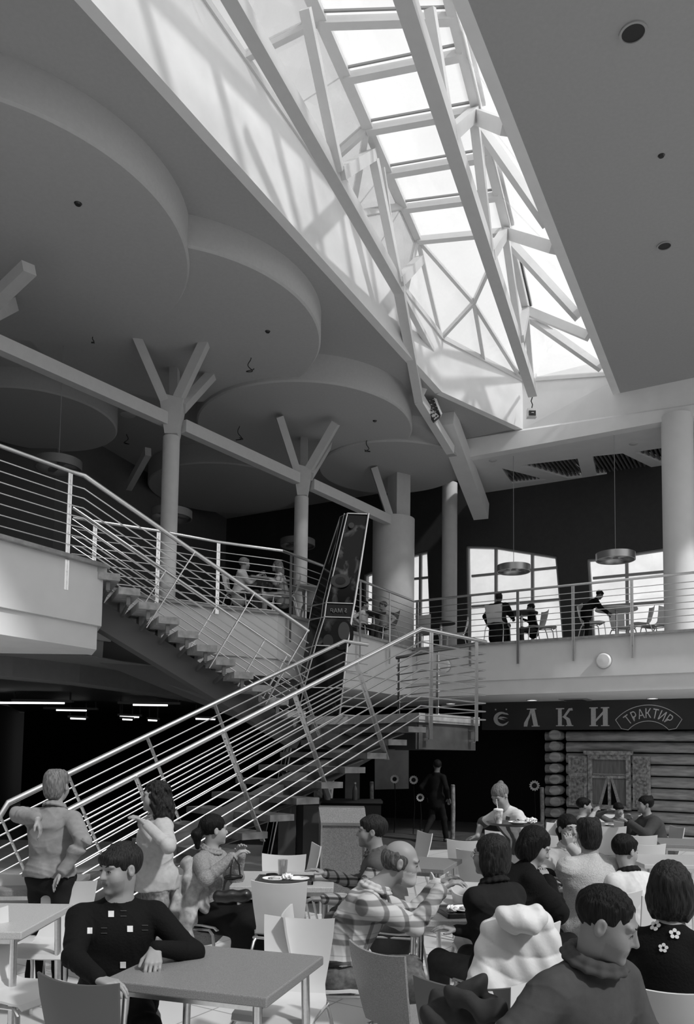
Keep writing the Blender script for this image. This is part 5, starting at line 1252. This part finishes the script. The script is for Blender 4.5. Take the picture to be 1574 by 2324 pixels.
        if cuff and sleeve < .6:
            for k in 'RL':
                cu_ = Sdf(); S_, E, T = arms[k]; e = S_+(E-S_)*(sleeve*2); u = unit(E-S_); cu_.cone(e-u*.012*s, e+u*.012*s, (.043+tf)*s, (.043+tf)*s, .002)
                sdfobj('cuff', cu_, vox, cuff, root, org)
        if collar is not None:
            Cc = Sdf(); m_ = 14; rr_ = .066 if female else .075
            hi_ = collar[1] == 'high'; rr_ = .086 if hi_ else rr_; tb_ = .017 if hi_ else .012; up_ = .062 if hi_ else .045
            for i in range(m_):
                a0 = 2*math.pi*(i/m_); a1 = 2*math.pi*((i+1)/m_)
                if collar[1] == 'open' and (i in (3, )): continue
                f_ = lambda a_: N+nd*(up_-.025*math.sin(a_))*s+(Rt*math.cos(a_)*rr_+F*math.sin(a_)*(rr_+.004))*s
                Cc.cone(f_(a0), f_(a1), tb_*s, tb_*s, .012*s)
                Cc.cone(f_(a0)+(f_(a0)-N-nd*.04*s)*.25-nd*.022*s, f_(a1)+(f_(a1)-N-nd*.04*s)*.25-nd*.022*s, .010*s, .010*s, .012*s)
            sdfobj('collar', Cc, vox, collar[0], root, org)
    # ---- bottom
    if bottom is not None:
        Bt_ = Sdf(); e = .012
        Bt_.ell(P, nv(hw+e, .128*bulk+e, .11+e)*s, Mt, .05)
        if skirt:
            km_ = (lg['R'][1]+lg['L'][1])/2; am = (lg['R'][2]+lg['L'][2])/2
            Bt_.cone(P, km_, .15*s, .125*s, .08*s); Bt_.cone(lg['R'][0], lg['R'][1], .10*s, .09*s, .08*s); Bt_.cone(lg['L'][0], lg['L'][1], .10*s, .09*s, .08*s)
            Bt_.cone(km_, km_+(am-km_)*.75, .13*s, .15*s, .08*s)
            Bt_.cone(lg['R'][1], lg['R'][1]+(lg['R'][2]-lg['R'][1])*.7, .09*s, .10*s, .08*s); Bt_.cone(lg['L'][1], lg['L'][1]+(lg['L'][2]-lg['L'][1])*.7, .09*s, .10*s, .08*s)
        else:
            for k in 'RL':
                a1, a2, a3 = lg[k]; Bt_.cone(a1, a2, .088*s*bulk**.4, .066*s, .05*s); Bt_.cone(a2, a3-(a3-a2)*.04, .066*s, .056*s, .04*s)
        sdfobj('skirt' if skirt else 'trousers', Bt_, vox*1.15, bottom, root, org, disp=cf(.005*s, ph+1), dmax=.005)
    if shoes:
        Sh = Sdf()
        for k in 'RL':
            a3 = lg[k][2]; fo = F; b0 = a3-Z*.045*s; Sh.cone(b0-fo*.03*s, b0+fo*.17*s, .042*s, .034*s, .03*s); Sh.cone(a3-Z*.0, b0, .045*s, .042*s, .02*s)
        sdfobj('shoes', Sh, max(vox, .008), mat('dark_shoe', .02, .4), root, org)
    # ---- hair
    hm = hairm or M_hair
    st = lambda X: .0013*hs*(np.sin(((X-H)@hr2)*260/hs+2.5*np.sin(((X-H)@hup2)*40))+.7*np.sin(((X-H)@hfw)*210/hs+3*np.sin(((X-H)@hup2)*33))+1.6*np.sin(((X-H)@hr2)*95+2*np.sin(((X-H)@hfw)*60))*np.sin(((X-H)@hfw)*80+((X-H)@hup2)*30))
    Hr = Sdf(); face_cut = ((0, .105, -.045), (.074, .075, .095))
    if hair == 'bald':
        he(Hr, (0, -.026, .012), (.084, .102, .085), .01); he(Hr, (0, .075, .085), (.075, .135, .075), .02, -1); he(Hr, (0, .10, -.02), (.1, .085, .14), .015, -1); he(Hr, (0, -.02, -.125), (.12, .13, .08), .015, -1)
        for q in (-1, 1): he(Hr, (q*.088, -.008, -.002), (.022, .022, .034), .006, -1)
    else:
        he(Hr, (0, -.022, .042), (.087 if hair != 'crop' else .081, .106 if hair != 'crop' else .101, .094 if hair != 'crop' else .088), .01)
        if hair in ('bob', 'long', 'curly'):
            he(Hr, (0, -.045, -.03), (.092, .080, .105), .03)
            for q in (-1, 1): he(Hr, (q*.066, -.02, -.045), (.030, .055, .085), .03)
        if hair in ('long', 'curly'):
            he(Hr, (0, -.085, -.12), (.108, .075, .14), .04)
            for q in (-1, 1): he(Hr, (q*.075, -.045, -.13), (.045, .055, .13), .03)
        if hair == 'messy':
            for i in range(10): a_ = i*.628; he(Hr, (.05*math.cos(a_), -.02+.06*math.sin(a_), .088+.012*math.sin(i*3)), (.034, .034, .034), .02)
            he(Hr, (0, -.06, -.02), (.078, .062, .09), .03)
        he(Hr, *face_cut, .014, -1)
        if hair in ('short', 'crop', 'messy', 'pony', 'bun', 'fringe'):
            he(Hr, (0, .03, -.135), (.13, .135, .095 if hair != 'messy' else .07), .02, -1)
            for q in (-1, 1): he(Hr, (q*.088, .006, -.012), (.020, .030, .040), .01, -1)
            if hair in ('short', 'crop', 'fringe'):
                for q in (-1, 1): he(Hr, (q*.085, .060, -.045), (.040, .062, .062), .008, -1); he(Hr, (q*.085, -.01, -.075), (.05, .06, .050), .012, -1)
        if hair == 'fringe': he(Hr, (0, .060, .058), (.070, .038, .036), .02)
        if hair == 'short': he(Hr, (0, .052, .078), (.060, .035, .026), .02)
        if hair == 'crop': he(Hr, (0, .115, .055), (.06, .05, .05), .015, -1)
        if hair == 'pony':
            Hr.cone(hp(0, -.105, .02), hp(0, -.145, -.03), .030*hs, .042*hs, .02); Hr.cone(hp(0, -.145, -.03), hp(0, -.135, -.13), .042*hs, .018*hs, .02)
        if hair == 'bun': he(Hr, (0, -.085, .105), (.036, .034, .032), .008)
    dsp = st if hair != 'curly' else (lambda X: .010*hs*(np.sin((X@hr2)*120)*np.sin((X@hup2)*95+3*np.sin((X@hfw)*60)))+st(X))
    sdfobj('hair', Hr, min(vox, .008), hm, root, org, disp=dsp, dmax=.012*hs if hair == 'curly' else .006)
    if glasses:
        g_ = MB()
        for q in (-1, 1):
            g_.tube([hp(q*.031+.021*math.cos(i*.45), .104, .002+.016*math.sin(i*.45)) for i in range(15)], .0018, 6); g_.tube([hp(q*.052, .10, .006), hp(q*.082, .0, .008)], .0018, 6)
        g_.tube([hp(-.010, .106, .006), hp(.010, .106, .006)], .0018, 6); g_.build('glasses', M_chrome, root, smooth=True)
    info = dict(root=root, O=O, s=s, P=P, C=C, N=N, H=H, arms=arms, legs=lg, F=F, R=Rt, hp=hp, org=org, hs=hs, sp=sp, vox=vox)
    if seat: 
        sp_ = seatphi if seatphi is not None else phi; c = P-np.array(facing(sp_))*.02; chair(0, 0, sp_, seat, xy=(c[0], c[1]), z=z0, group='chairs upstairs' if z0 > 1 else None)
    return info
# ---- who sits, stands and walks where
K_black = cloth('black_knit', .005, bump=.3, scale=90); K_pale = cloth('pale_cotton', .50); K_cream = cloth('cream_knit', .42, var=.15, scale=120, bump=.5); K_grey = cloth('grey_wool', .10); K_dk = cloth('dark_wool', .012)
K_jean = cloth('worn_denim', .11, var=.35, scale=40); K_lt = cloth('light_cotton', .55); K_char = cloth('charcoal_fleece', .055); K_skirt = cloth('black_skirt', .008); K_tr = cloth('grey_trousers', .06); K_knit = cloth('grey_cable_knit', .24, var=.2, scale=80, bump=.7)
K_pl = plaidmat('plaid_shirt', .46, .19, .12, .9); K_pl2 = plaidmat('dark_plaid_sleeve', .30, .07, .03, 1.6); K_vest = cloth('dark_vest', .08); K_white = cloth('white_shirt', .62)
G = {}
# 1 young man in the black sweater
a = person('young man in a black sweater with pale squares, seated at the bare front table', (272, 1972), 18, -38, d=3.86, lean=5, hpitch=6, L=(352, 2152, 3.66), R=(222, 2222, 3.42), Lh=(-.9, -.1, -.5), Rh=(.9, -.3, -.3), Ld=(.15, .75, -.65), Ln=(.0, -.65, -.75), Rd=(-.7, .6, -.1),
       top=K_black, topfit=.020, bulk=1.15, fold=.004, bottom=K_dk, hair='fringe', hairm=M_hairb, skin=.40, seat='chair under the young man in the black sweater', curl=.45, open_neck=.068)
sq = mat('pale_knit_square', .62, .9)
def patch(a, u, v, w, h, m, name='sweater_patch', off=.0, fr=None):
    # lies on the chest: found by walking from the front of the torso inwards until it meets the sweater
    F, Rt, sp = a['F'], a['R'], a['sp']; up = np.cross(Rt, F) if False else sp
    dg = bpy.context.evaluated_depsgraph_get()
    topo = [c for c in a['root'].children if c.name.split('.')[0] == 'top'][0]
    from mathutils.bvhtree import BVHTree
    if 'bvh' not in a: a['bvh'] = BVHTree.FromPolygons([topo.matrix_world @ v_.co if False else v_.co+Vector(a['org']) for v_ in topo.data.vertices], [tuple(p.vertices) for p in topo.data.polygons])
    base = a['C']+(Rt*u+sp*v)*a['s']; n = 5; pts = []
    for j in range(n):
        for i in range(n):
            p = Vector(base+(Rt*(w*(i/(n-1)-.5))+sp*(h*(j/(n-1)-.5)))*a['s']+F*.6); r = a['bvh'].ray_cast(p, Vector(-F))
            if r[0] is None: return
            pts.append(r[0]+Vector(F)*.004)
    fs = [(j*n+i, j*n+i+1, (j+1)*n+i+1, (j+1)*n+i) for j in range(n-1) for i in range(n-1)]
    o = MB().add(pts, fs).build(name, m, a['root']); so = o.modifiers.new('s', 'SOLIDIFY'); so.thickness = .002
def pixpatch(a, px, py, w, h, m, name='sweater_patch'):
    if 'bvh' not in a:
        from mathutils.bvhtree import BVHTree
        topo = [c for c in a['root'].children if c.name.split('.')[0] == 'top'][0]; a['bvh'] = BVHTree.FromPolygons([v_.co+Vector(a['org']) for v_ in topo.data.vertices], [tuple(p.vertices) for p in topo.data.polygons])
    n = 5; pts = []
    for j in range(n):
        for i in range(n):
            r_ = ray(px+w*(i/(n-1)-.5), py+h*(j/(n-1)-.5)).normalized(); q = a['bvh'].ray_cast(V(0, 0, HC), r_)
            if q[0] is None: return
            pts.append(q[0]-r_*.005)
    o = MB().add(pts, [(j*n+i, j*n+i+1, (j+1)*n+i+1, (j+1)*n+i) for j in range(n-1) for i in range(n-1)]).build(name, m, a['root']); so = o.modifiers.new('s', 'SOLIDIFY'); so.thickness = .002
for px, py in ((252, 2074), (204, 2112), (295, 2108), (279, 2190)): pixpatch(a, px, py, 13 if px > 210 else 11, 14, sq)
for px, py in ((280, 2067), (280, 2079), (236, 2106), (236, 2118), (329, 2100), (329, 2111)): pixpatch(a, px, py, 14, 1.6, mat('thin_grey_stripe', .05, .9), 'sweater_stripe')
# 2 short haired woman, back view
person('short haired woman in a pale jacket standing with her back to us at the left', (130, 1785), 170, 172, pose='stand', d=5.6, lean=2, L=(84, 1858, 5.2), Lh=(-.55, -.9, .25), R=(140, 1978, 5.35), Rh=(.9, -.6, -.2), top=cloth('pale_linen_jacket', .22), topfit=.024, hem=0, cutz=.03, collar=(cloth('pale_linen_jacket', .27), 'closed'), sleeve=.98, bottom=K_dk, hair='messy', hairm=M_hairl, skin=.42, female=True, bulk=1.12, open_neck=.055, fold=.009, Ld=(.35, .1, -1))
# 3 girl
b = person('girl with long wavy hair and a pale open jacket standing sideways before the stairs', (352, 1808), -58, -78, pose='stand', d=5.75, lean=1, L=(330, 1872, 5.45), R=(322, 1868, 5.6), Lh=(-.4, -.7, -.7), Rh=(.5, -.6, -.7), top=cloth('pale_denim_jacket', .40), topfit=.026, hem=.05, cutz=-.06, bottom=cloth('speckled_trousers', .20, var=.6, scale=30), hair='curly', hairm=M_hairb, skin=.45, female=True, bulk=1.02, fold=.009, curl=.7, Ld=(.2, .6, .6), Rd=(-.2, .6, .6), collar=(cloth('pale_denim_jacket', .40), 'open'))
# 4 ponytail
person('dark haired woman with ponytail in a grey cable knit sweater, seated, looking away right', (486, 1884), 70, 118, d=6.1, lean=4, L=(545, 1938, 5.95), R=(528, 1946, 5.8), Lh=(-.4, -.3, -.9), Rh=(.4, -.8, -.6), top=K_knit, topfit=.024, hem=.06, bottom=K_skirt, skirt=True, hair='pony', hairm=M_hair, skin=.46, female=True, curl=.8, seat='chair the ponytailed woman sits on, a pale jacket hanging from its back', collar=(K_knit, 'closed'))
# 5 vest man
person('man in a dark vest with plaid sleeves resting his arm on the tray table', (842, 1888), -98, -92, d=5.95, lean=16, R=(738, 1981, 6.15), L=(735, 2040, 5.7), Rh=(.3, -.3, -.9), Lh=(-.4, -.4, -.8), top=K_pl2, topfit=.022, bottom=K_jean, hair='short', hairm=M_hairb, skin=.34, seat='chair under the man in the dark vest', vest=K_vest, collar=(K_vest, 'open'))
# 6 bearded man
c6 = person('bald bearded man in a plaid shirt eating at the table, seen in profile', (912, 1958), 88, 84, d=4.52, lean=30, jut=.09, hpitch=12, R=(1000, 2018, 4.42), L=(995, 2004, 4.75), Rh=(.2, -.5, -1), Lh=(-.2, -.3, -1), Rd=(-.1, .8, .45), Ld=(.1, .8, .4), curl=.75, top=K_pl, topfit=.022, hem=0, cutz=.085, bottom=K_jean, hair='bald', hairm=M_hairg, skin=.38, beard=.5, bulk=1.06, fold=.007, seat='white chair seen edge on, the bearded man sits on it', collar=(K_pl, 'open'))
# 7 woman dark sweater
c7 = person('woman with thick hair and glasses in a dark sweater, seated with her back to us', (1112, 1942), 212, 232, d=4.62, lean=8, R=(1035, 2110, 4.55), L=(1240, 2090, 4.9), Rh=(.6, -.5, -.5), Lh=(-.8, -.2, -.5), top=K_dk, topfit=.02, bulk=1.15, bottom=K_tr, hair='bob', hairm=M_hairb, skin=.36, female=True, glasses=True, seat='chair under the woman in the dark sweater, white puffer jacket over its back', collar=(K_dk, 'closed'), seatphi=200)
# 8 black jacket
person('dark haired young woman in a black jacket bent over the table', (1214, 1920), 100, 78, d=5.35, lean=26, hpitch=28, R=(1240, 2000, 5.4), L=(1250, 1985, 5.9), Rh=(.6, .1, -.8), Lh=(-.5, 0, -.8), top=K_black, topfit=.04, bottom=K_skirt, hair='bob', hairm=M_hair, skin=.42, female=True, bulk=1.1, fold=.009, seat='chair under the young woman in the black jacket')
# 9 young woman facing
person('young woman facing us with her hand at her mouth, light denim jacket', (1290, 1882), 8, 12, d=6.6, lean=3, L=(1292, 1922, 6.35), R=(1262, 2000, 6.2), Lh=(-.7, .3, -.9), Rh=(.7, .1, -.6), Ld=(.1, .0, 1), Ln=(0, -1, .2), curl=.9, top=cloth('light_denim_jacket', .36), topfit=.026, bottom=K_jean, hair='pony', hairm=M_hair, skin=.40, female=True, seat='chair under the young woman with her hand at her mouth', collar=(cloth('light_denim_jacket', .36), 'open'))
# 10 pale sweater
person('person in a thick cream sweater seated with their back to us, tousled brown hair', (1334, 1896), 192, 180, d=5.7, lean=6, R=(1290, 2010, 5.75), L=(1410, 2010, 5.9), Rh=(.9, -.4, -.5), Lh=(-.9, -.3, -.5), top=K_cream, topfit=.04, hem=.22, bottom=K_tr, hair='messy', hairm=M_hairb, skin=.40, bulk=1.2, fold=.007, seat='chair under the person in the cream sweater')
# 11 scarf girl
person('dark haired girl with a dark scarf and a white padded jacket at the right', (1418, 1932), 200, 118, d=5.6, lean=12, hpitch=12, top=cloth('white_padded_jacket', .6), topfit=.035, bottom=K_tr, hair='short', hairm=M_hair, skin=.42, female=True, L=(1440, 2020, 5.6), R=(1400, 2000, 5.9), seat='chair under the girl with the white padded jacket', collar=(K_dk, 'closed'))
# 12 man bottom right
c12 = person('man with cropped dark hair in a charcoal fleece, large at the bottom right, looking down', (1378, 2098), 34, 62, d=2.72, lean=18, hpitch=20, R=(1230, 2560, 2.5), L=(1520, 2440, 2.6), Rh=(.8, -.2, -.6), Lh=(-.6, -.3, -.8), top=K_char, topfit=.030, bulk=1.1, bottom=K_tr, hair='crop', hairm=M_hair, jut=.02, skin=.28, fold=.008, seat='chair under the man at the bottom right corner', collar=(K_char, 'high'))
# 13 woman at the right edge
c13 = person('woman at the right edge in a black top with pale flower cutouts', (1522, 2020), 150, 150, d=3.45, lean=4, top=K_black, topfit=.022, bottom=K_skirt, hair='bob', hairm=M_hairb, skin=.40, female=True, R=(1575, 2200, 3.6), L=(1500, 2180, 3.7), seat='chair under the woman at the right edge')
# 14 waitress
w14 = person('waitress in a pale short sleeved blouse with dark straps, bending over with a tray', (1134, 1806), -62, -52, pose='stand', d=7.75, lean=38, hpitch=34, R=(1083, 1897, 7.9), L=(1207, 1868, 7.4), Rh=(.8, .2, -.4), Lh=(-.8, .1, -.8), top=K_lt, sleeve=.42, topfit=.022, hem=.02, bottom=K_tr, hair='bun', hairm=M_hairl, skin=.42, female=True, curl=.15, Rd=(.9, .3, -.25), Ld=(.6, .8, .1), Ln=(0, 0, 1), cuff=K_vest, bulk=1.1)
# 15-17 cabin table
person('dark haired boy in a pale jacket eating beside the cabin window', (1326, 1829), 78, 82, d=10.9, lean=8, hpitch=0, top=cloth('pale_boy_jacket', .36), bottom=K_tr, hair='short', hairm=M_hair, skin=.45, L=(1343, 1848, 10.8), R=(1346, 1846, 10.6), curl=.8, seat='chair under the boy eating at the cabin window')
person('small dark haired child leaning on the far side of the cabin window table', (1403, 1838), 0, 10, d=12.35, lean=6, hpitch=12, top=K_grey, bottom=K_tr, hair='fringe', hairm=M_hair, skin=.40, R=(1378, 1840, 12.2), L=(1425, 1862, 12.0), Rh=(1, 0, .4), seat='chair under the small child at the cabin window')
person('woman in a grey coat with hair in a bun, seated at the cabin window table', (1462, 1827), -86, -88, d=10.4, lean=16, top=cloth('grey_coat', .05), topfit=.04, hem=.2, bottom=K_dk, hair='bun', hairm=M_hair, skin=.36, female=True, bulk=1.25, R=(1425, 1862, 10.4), L=(1428, 1868, 10.2), seat='chair under the woman in the grey coat at the cabin window')
# 18 walker
person('man in dark clothes walking past the dark doorway with his back to us', (992, 1738), 140, 178, pose='walk', d=15.9, lean=3, top=cloth('black_suit', .004), bottom=K_skirt, hair='short', hairm=M_hair, skin=.14)
# upstairs
Z2 = dict(z0=ZG)
person('man in a white shirt seated upstairs behind the railing, left of the couple', (555, 1280), 80, 120, d=14.3, lean=10, top=K_white, topfit=.025, bottom=K_tr, hair='short', hairm=M_hairl, skin=.4, R=(585, 1308, 14.3), L=(590, 1305, 14.5), vox=.011, seat='chair under the man in white upstairs', **Z2)
person('woman with long fair hair in a striped top, seated upstairs facing left', (628, 1285), -85, -84, d=14.5, lean=16, top=plaidmat('striped_top', .5, .25, .3, .8), bottom=cloth('pale_trousers', .5), hair='long', hairm=M_hairl, skin=.5, female=True, R=(603, 1312, 14.5), L=(608, 1312, 14.3), vox=.011, seat='chair under the woman upstairs', **Z2)
person('person in pale clothes seated upstairs just right of the poster pillar', (828, 1374), 60, 80, d=17.6, lean=8, top=K_white, bottom=K_tr, hair='short', hairm=M_hair, skin=.45, vox=.013, seat='chair upstairs right of the poster pillar', **Z2)
person('person in grey seated upstairs behind the pillar, in front of the thick column', (868, 1375), -60, -80, d=17.8, lean=8, top=K_lt, bottom=K_tr, hair='short', hairm=M_hairg, skin=.45, vox=.013, seat='white chair upstairs beside the poster pillar, facing it', **Z2)
person('man in a long black coat seated upstairs in front of the large window', (1132, 1357), 150, 160, d=17.3, lean=10, top=cloth('black_coat', .01), topfit=.05, hem=.35, bottom=K_skirt, hair='short', hairm=M_hairb, skin=.14, R=(1165, 1405, 17.6), L=(1110, 1420, 17.3), bulk=1.2, vox=.012, seat='chair under the man in the black coat upstairs', **Z2)
person('child in dark clothes seated upstairs facing the man in the black coat', (1203, 1380), -80, -85, d=17.6, lean=8, top=K_black, bottom=K_tr, hair='short', hairm=M_hair, skin=.18, L=(1185, 1405, 17.5), vox=.012, seat='chair under the child upstairs', **Z2)
person('man in dark clothes bending over a table upstairs by the right window', (1360, 1350), 78, 88, pose='stand', d=16.6, lean=48, hpitch=30, top=K_black, topfit=.03, bottom=K_skirt, hair='short', hairm=M_hair, skin=.15, R=(1378, 1392, 16.5), L=(1380, 1390, 16.8), vox=.012, **Z2)
# ================================================================= COATS, BAGS AND WHAT PEOPLE HOLD
def garment(name, label, pts, m, h, parent=None, cat='jacket', fold=.012, seed=0, k=.04):
    S = Sdf()
    for a, b, ra, rb in pts: S.cone(a, b, ra, rb, k)
    lo, hi = S.bounds(); org = nv((lo[0]+hi[0])/2, (lo[1]+hi[1])/2, lo[2])
    o = sdfobj(name, S, h, m, None, org, disp=(lambda X: .011*np.abs(np.sin(X[..., 2]*26+1.2*np.sin(X[..., 0]*9)+X[..., 0]*5))**.6-.004+.004*np.sin(X[..., 0]*60+X[..., 2]*33)) if name == 'puffer_jacket' else lambda X: fold*(np.sin(X[..., 2]*42+3*np.sin(X[..., 0]*17+seed)+2*np.sin(X[..., 1]*13))*.5+.5*np.sin(X[..., 0]*55+X[..., 2]*20+seed)*np.sin(X[..., 1]*40)), dmax=fold)
    o.location = tuple(org); tag(o, label, cat); return o
A = lambda px, py, d: np.array(at(px, py, d))
# white puffer over a chair back
M_puf = mat('white_quilted_nylon', .60, .55, bump=.3, scale=25)
dj = 4.0
garment('puffer_jacket', 'white puffer jacket with a hood hung over a chair back', [
    (A(1135, 2095, dj), A(1225, 2090, dj), .05, .05), (A(1118, 2120, dj), A(1095, 2240, dj-.05), .065, .075), (A(1095, 2240, dj-.05), A(1140, 2320, dj-.1), .07, .07), (A(1135, 2130, dj), A(1150, 2290, dj), .075, .08), (A(1180, 2115, dj), A(1190, 2300, dj), .08, .09),
    (A(1225, 2110, dj), A(1235, 2300, dj), .07, .09), (A(1245, 2130, dj), A(1262, 2300, dj), .05, .06), (A(1150, 2082, dj-.12), A(1215, 2078, dj-.12), .055, .05), (A(1180, 2092, dj-.15), A(1205, 2100, dj-.15), .06, .045)], M_puf, .007, fold=.010, seed=2)
# jacket on the ponytailed woman's chair
garment('jacket', 'pale fur trimmed jacket hanging from the chair of the ponytailed woman', [(A(425, 1960, 5.95), A(440, 2010, 5.9), .05, .06), (A(440, 2000, 5.9), A(425, 2090, 5.85), .07, .06), (A(425, 2080, 5.85), A(430, 2140, 5.85), .05, .035), (A(400, 2000, 5.9), A(395, 2060, 5.85), .05, .045), (A(455, 1985, 6.0), A(462, 2060, 5.95), .04, .05)],
        cloth('pale_jacket_cloth', .34, var=.4, scale=18), .008, fold=.014, seed=5)
# dark coat at the bottom edge
garment('coat', 'dark coat draped over the chair at the bottom edge right of centre', [(A(985, 2275, 2.95), A(1080, 2235, 2.95), .03, .025), (A(1080, 2235, 2.95), A(1105, 2275, 2.95), .03, .03), (A(985, 2310, 2.9), A(1100, 2300, 2.9), .05, .05), (A(1030, 2262, 2.85), A(1125, 2300, 2.8), .03, .04)], cloth('dark_coat_cloth', .03), .006, cat='coat', seed=1, fold=.018)
# handbag on the ponytailed woman's lap
hb = thing('handbag', 'black leather handbag hanging from the hands of the ponytailed woman', 'bag', at(530, 2030, 5.75))
def bagpart():
    S = Sdf(); c = A(527, 2008, 5.75); S.cone(A(512, 1992, 5.75), A(545, 1990, 5.75), .018, .018, .06); S.cone(A(498, 2035, 5.7), A(558, 2033, 5.7), .045, .045, .06)
    sdfobj('bag_body', S, .007, mat('black_leather', .012, .35), hb, np.array(hb.location), disp=lambda X: .004*np.sin(X[..., 0]*60+np.sin(X[..., 2]*30)), dmax=.004)
bagpart()
for s_ in (-.012, .02): MB().tube([at(522, 1990, 5.72), at(524, 1965, 5.72+s_), at(530, 1945, 5.75+s_), at(542, 1962, 5.75+s_), at(545, 1992, 5.76)], .006, 8).build('strap', mat('black_leather', .012, .35), hb, smooth=True)
# waitress: tray, cup, straps
tp = A(1168, 1872, 7.25)
t = thing('tray', 'oval dark tray held by the waitress', 'tray', tuple(tp)); MB().lathe([(0, 0), (.24, 0), (.26, .022), (.25, .022), (.235, .008), (0, .008)], tuple(tp), 44).build('tray_body', M_tray, t, smooth=True)
cup(tp[0]-.15, tp[1], tp[2]+.01, 'paper cup with straw on the tray of the waitress', h=.12, r=.042, m=mat('printed_cup', .5, .5, var=.8, scale=25))
plate(tp[0]+.02, tp[1]-.02, tp[2]+.01, .085, 'white plate on the tray of the waitress', food=True); napkin(tp[0]+.15, tp[1], tp[2]+.01, .05, 'crumpled napkins at the right end of the waitress tray', 9)
F_, R_v, sp_ = w14['F'], w14['R'], w14['sp']
from mathutils.bvhtree import BVHTree
tp_o = [c for c in w14['root'].children if c.name.split('.')[0] == 'top'][0]
bv = BVHTree.FromPolygons([v_.co+Vector(w14['org']) for v_ in tp_o.data.vertices], [tuple(p.vertices) for p in tp_o.data.polygons])
for sg_ in (-1, 1):
    pts = []
    for i in range(14):
        v_ = -.12+.44*i/13; p = Vector(w14['C']+(R_v*sg_*(.03+.075*(i/13))+sp_*v_)*w14['s']); nfr = Vector(np.cross(R_v, sp_)); nfr = -nfr if nfr.dot(Vector(F_)) < 0 else nfr
        r = bv.ray_cast(p+nfr*.5, -nfr)
        if r[0]: pts.append(r[0]+nfr*.003)
    if len(pts) > 3:
        mb = MB()
        for a_, b_ in zip(pts[:-1], pts[1:]): mb.beam(a_, b_, .045, .008, up=tuple(nfr))
        mb.build('apron_strap', K_vest, w14['root'])
# flower cutouts on the black top at the right edge
dg_ = c13; topo = [c for c in dg_['root'].children if c.name.split('.')[0] == 'top'][0]
bv = BVHTree.FromPolygons([v_.co+Vector(dg_['org']) for v_ in topo.data.vertices], [tuple(p.vertices) for p in topo.data.polygons])
for px, py, s_ in ((1488, 2102, 1), (1505, 2152, .8), (1492, 2065, .8), (1530, 2120, .9)):
    r0_ = ray(px, py).normalized(); h_ = bv.ray_cast(V(0, 0, HC), r0_)
    if h_[0] is None: continue
    n_ = h_[1] if h_[1].dot(r0_) < 0 else -h_[1]; u = n_.orthogonal().normalized(); w = n_.cross(u); mb = MB()
    for k in range(5):
        a_ = k*2*math.pi/5; c = h_[0]+n_*.004+(u*math.cos(a_)+w*math.sin(a_))*.016*s_
        mb.prism([c+(u*math.cos(q*.785)+w*math.sin(q*.785))*.0095*s_ for q in range(8)], n_*.003)
    mb.build('flower_cutout', sq, dg_['root'])
# belt of the bearded man
P_, R6_, F6 = c6['P'], c6['R'], c6['F']
MB().tube([Vector(P_+np.array((0, 0, .085))*c6['s']+(R6_*math.cos(t_)*.172+F6*math.sin(t_)*.142)*c6['s']) for t_ in [i*2*math.pi/28 for i in range(28)]], .017, 8, closed=True).build('belt', mat('black_belt', .012, .4), c6['root'], smooth=True)
MB().tube([at(76+x, 1850+y, 5.33) for x, y in ((-9, -4), (-3, -9), (5, -6), (8, 3), (2, 8), (-6, 4))], .008, 8, closed=True).build('wristwatch', M_black, None, smooth=True)
bpy.data.objects.remove(bpy.data.objects['wristwatch'])
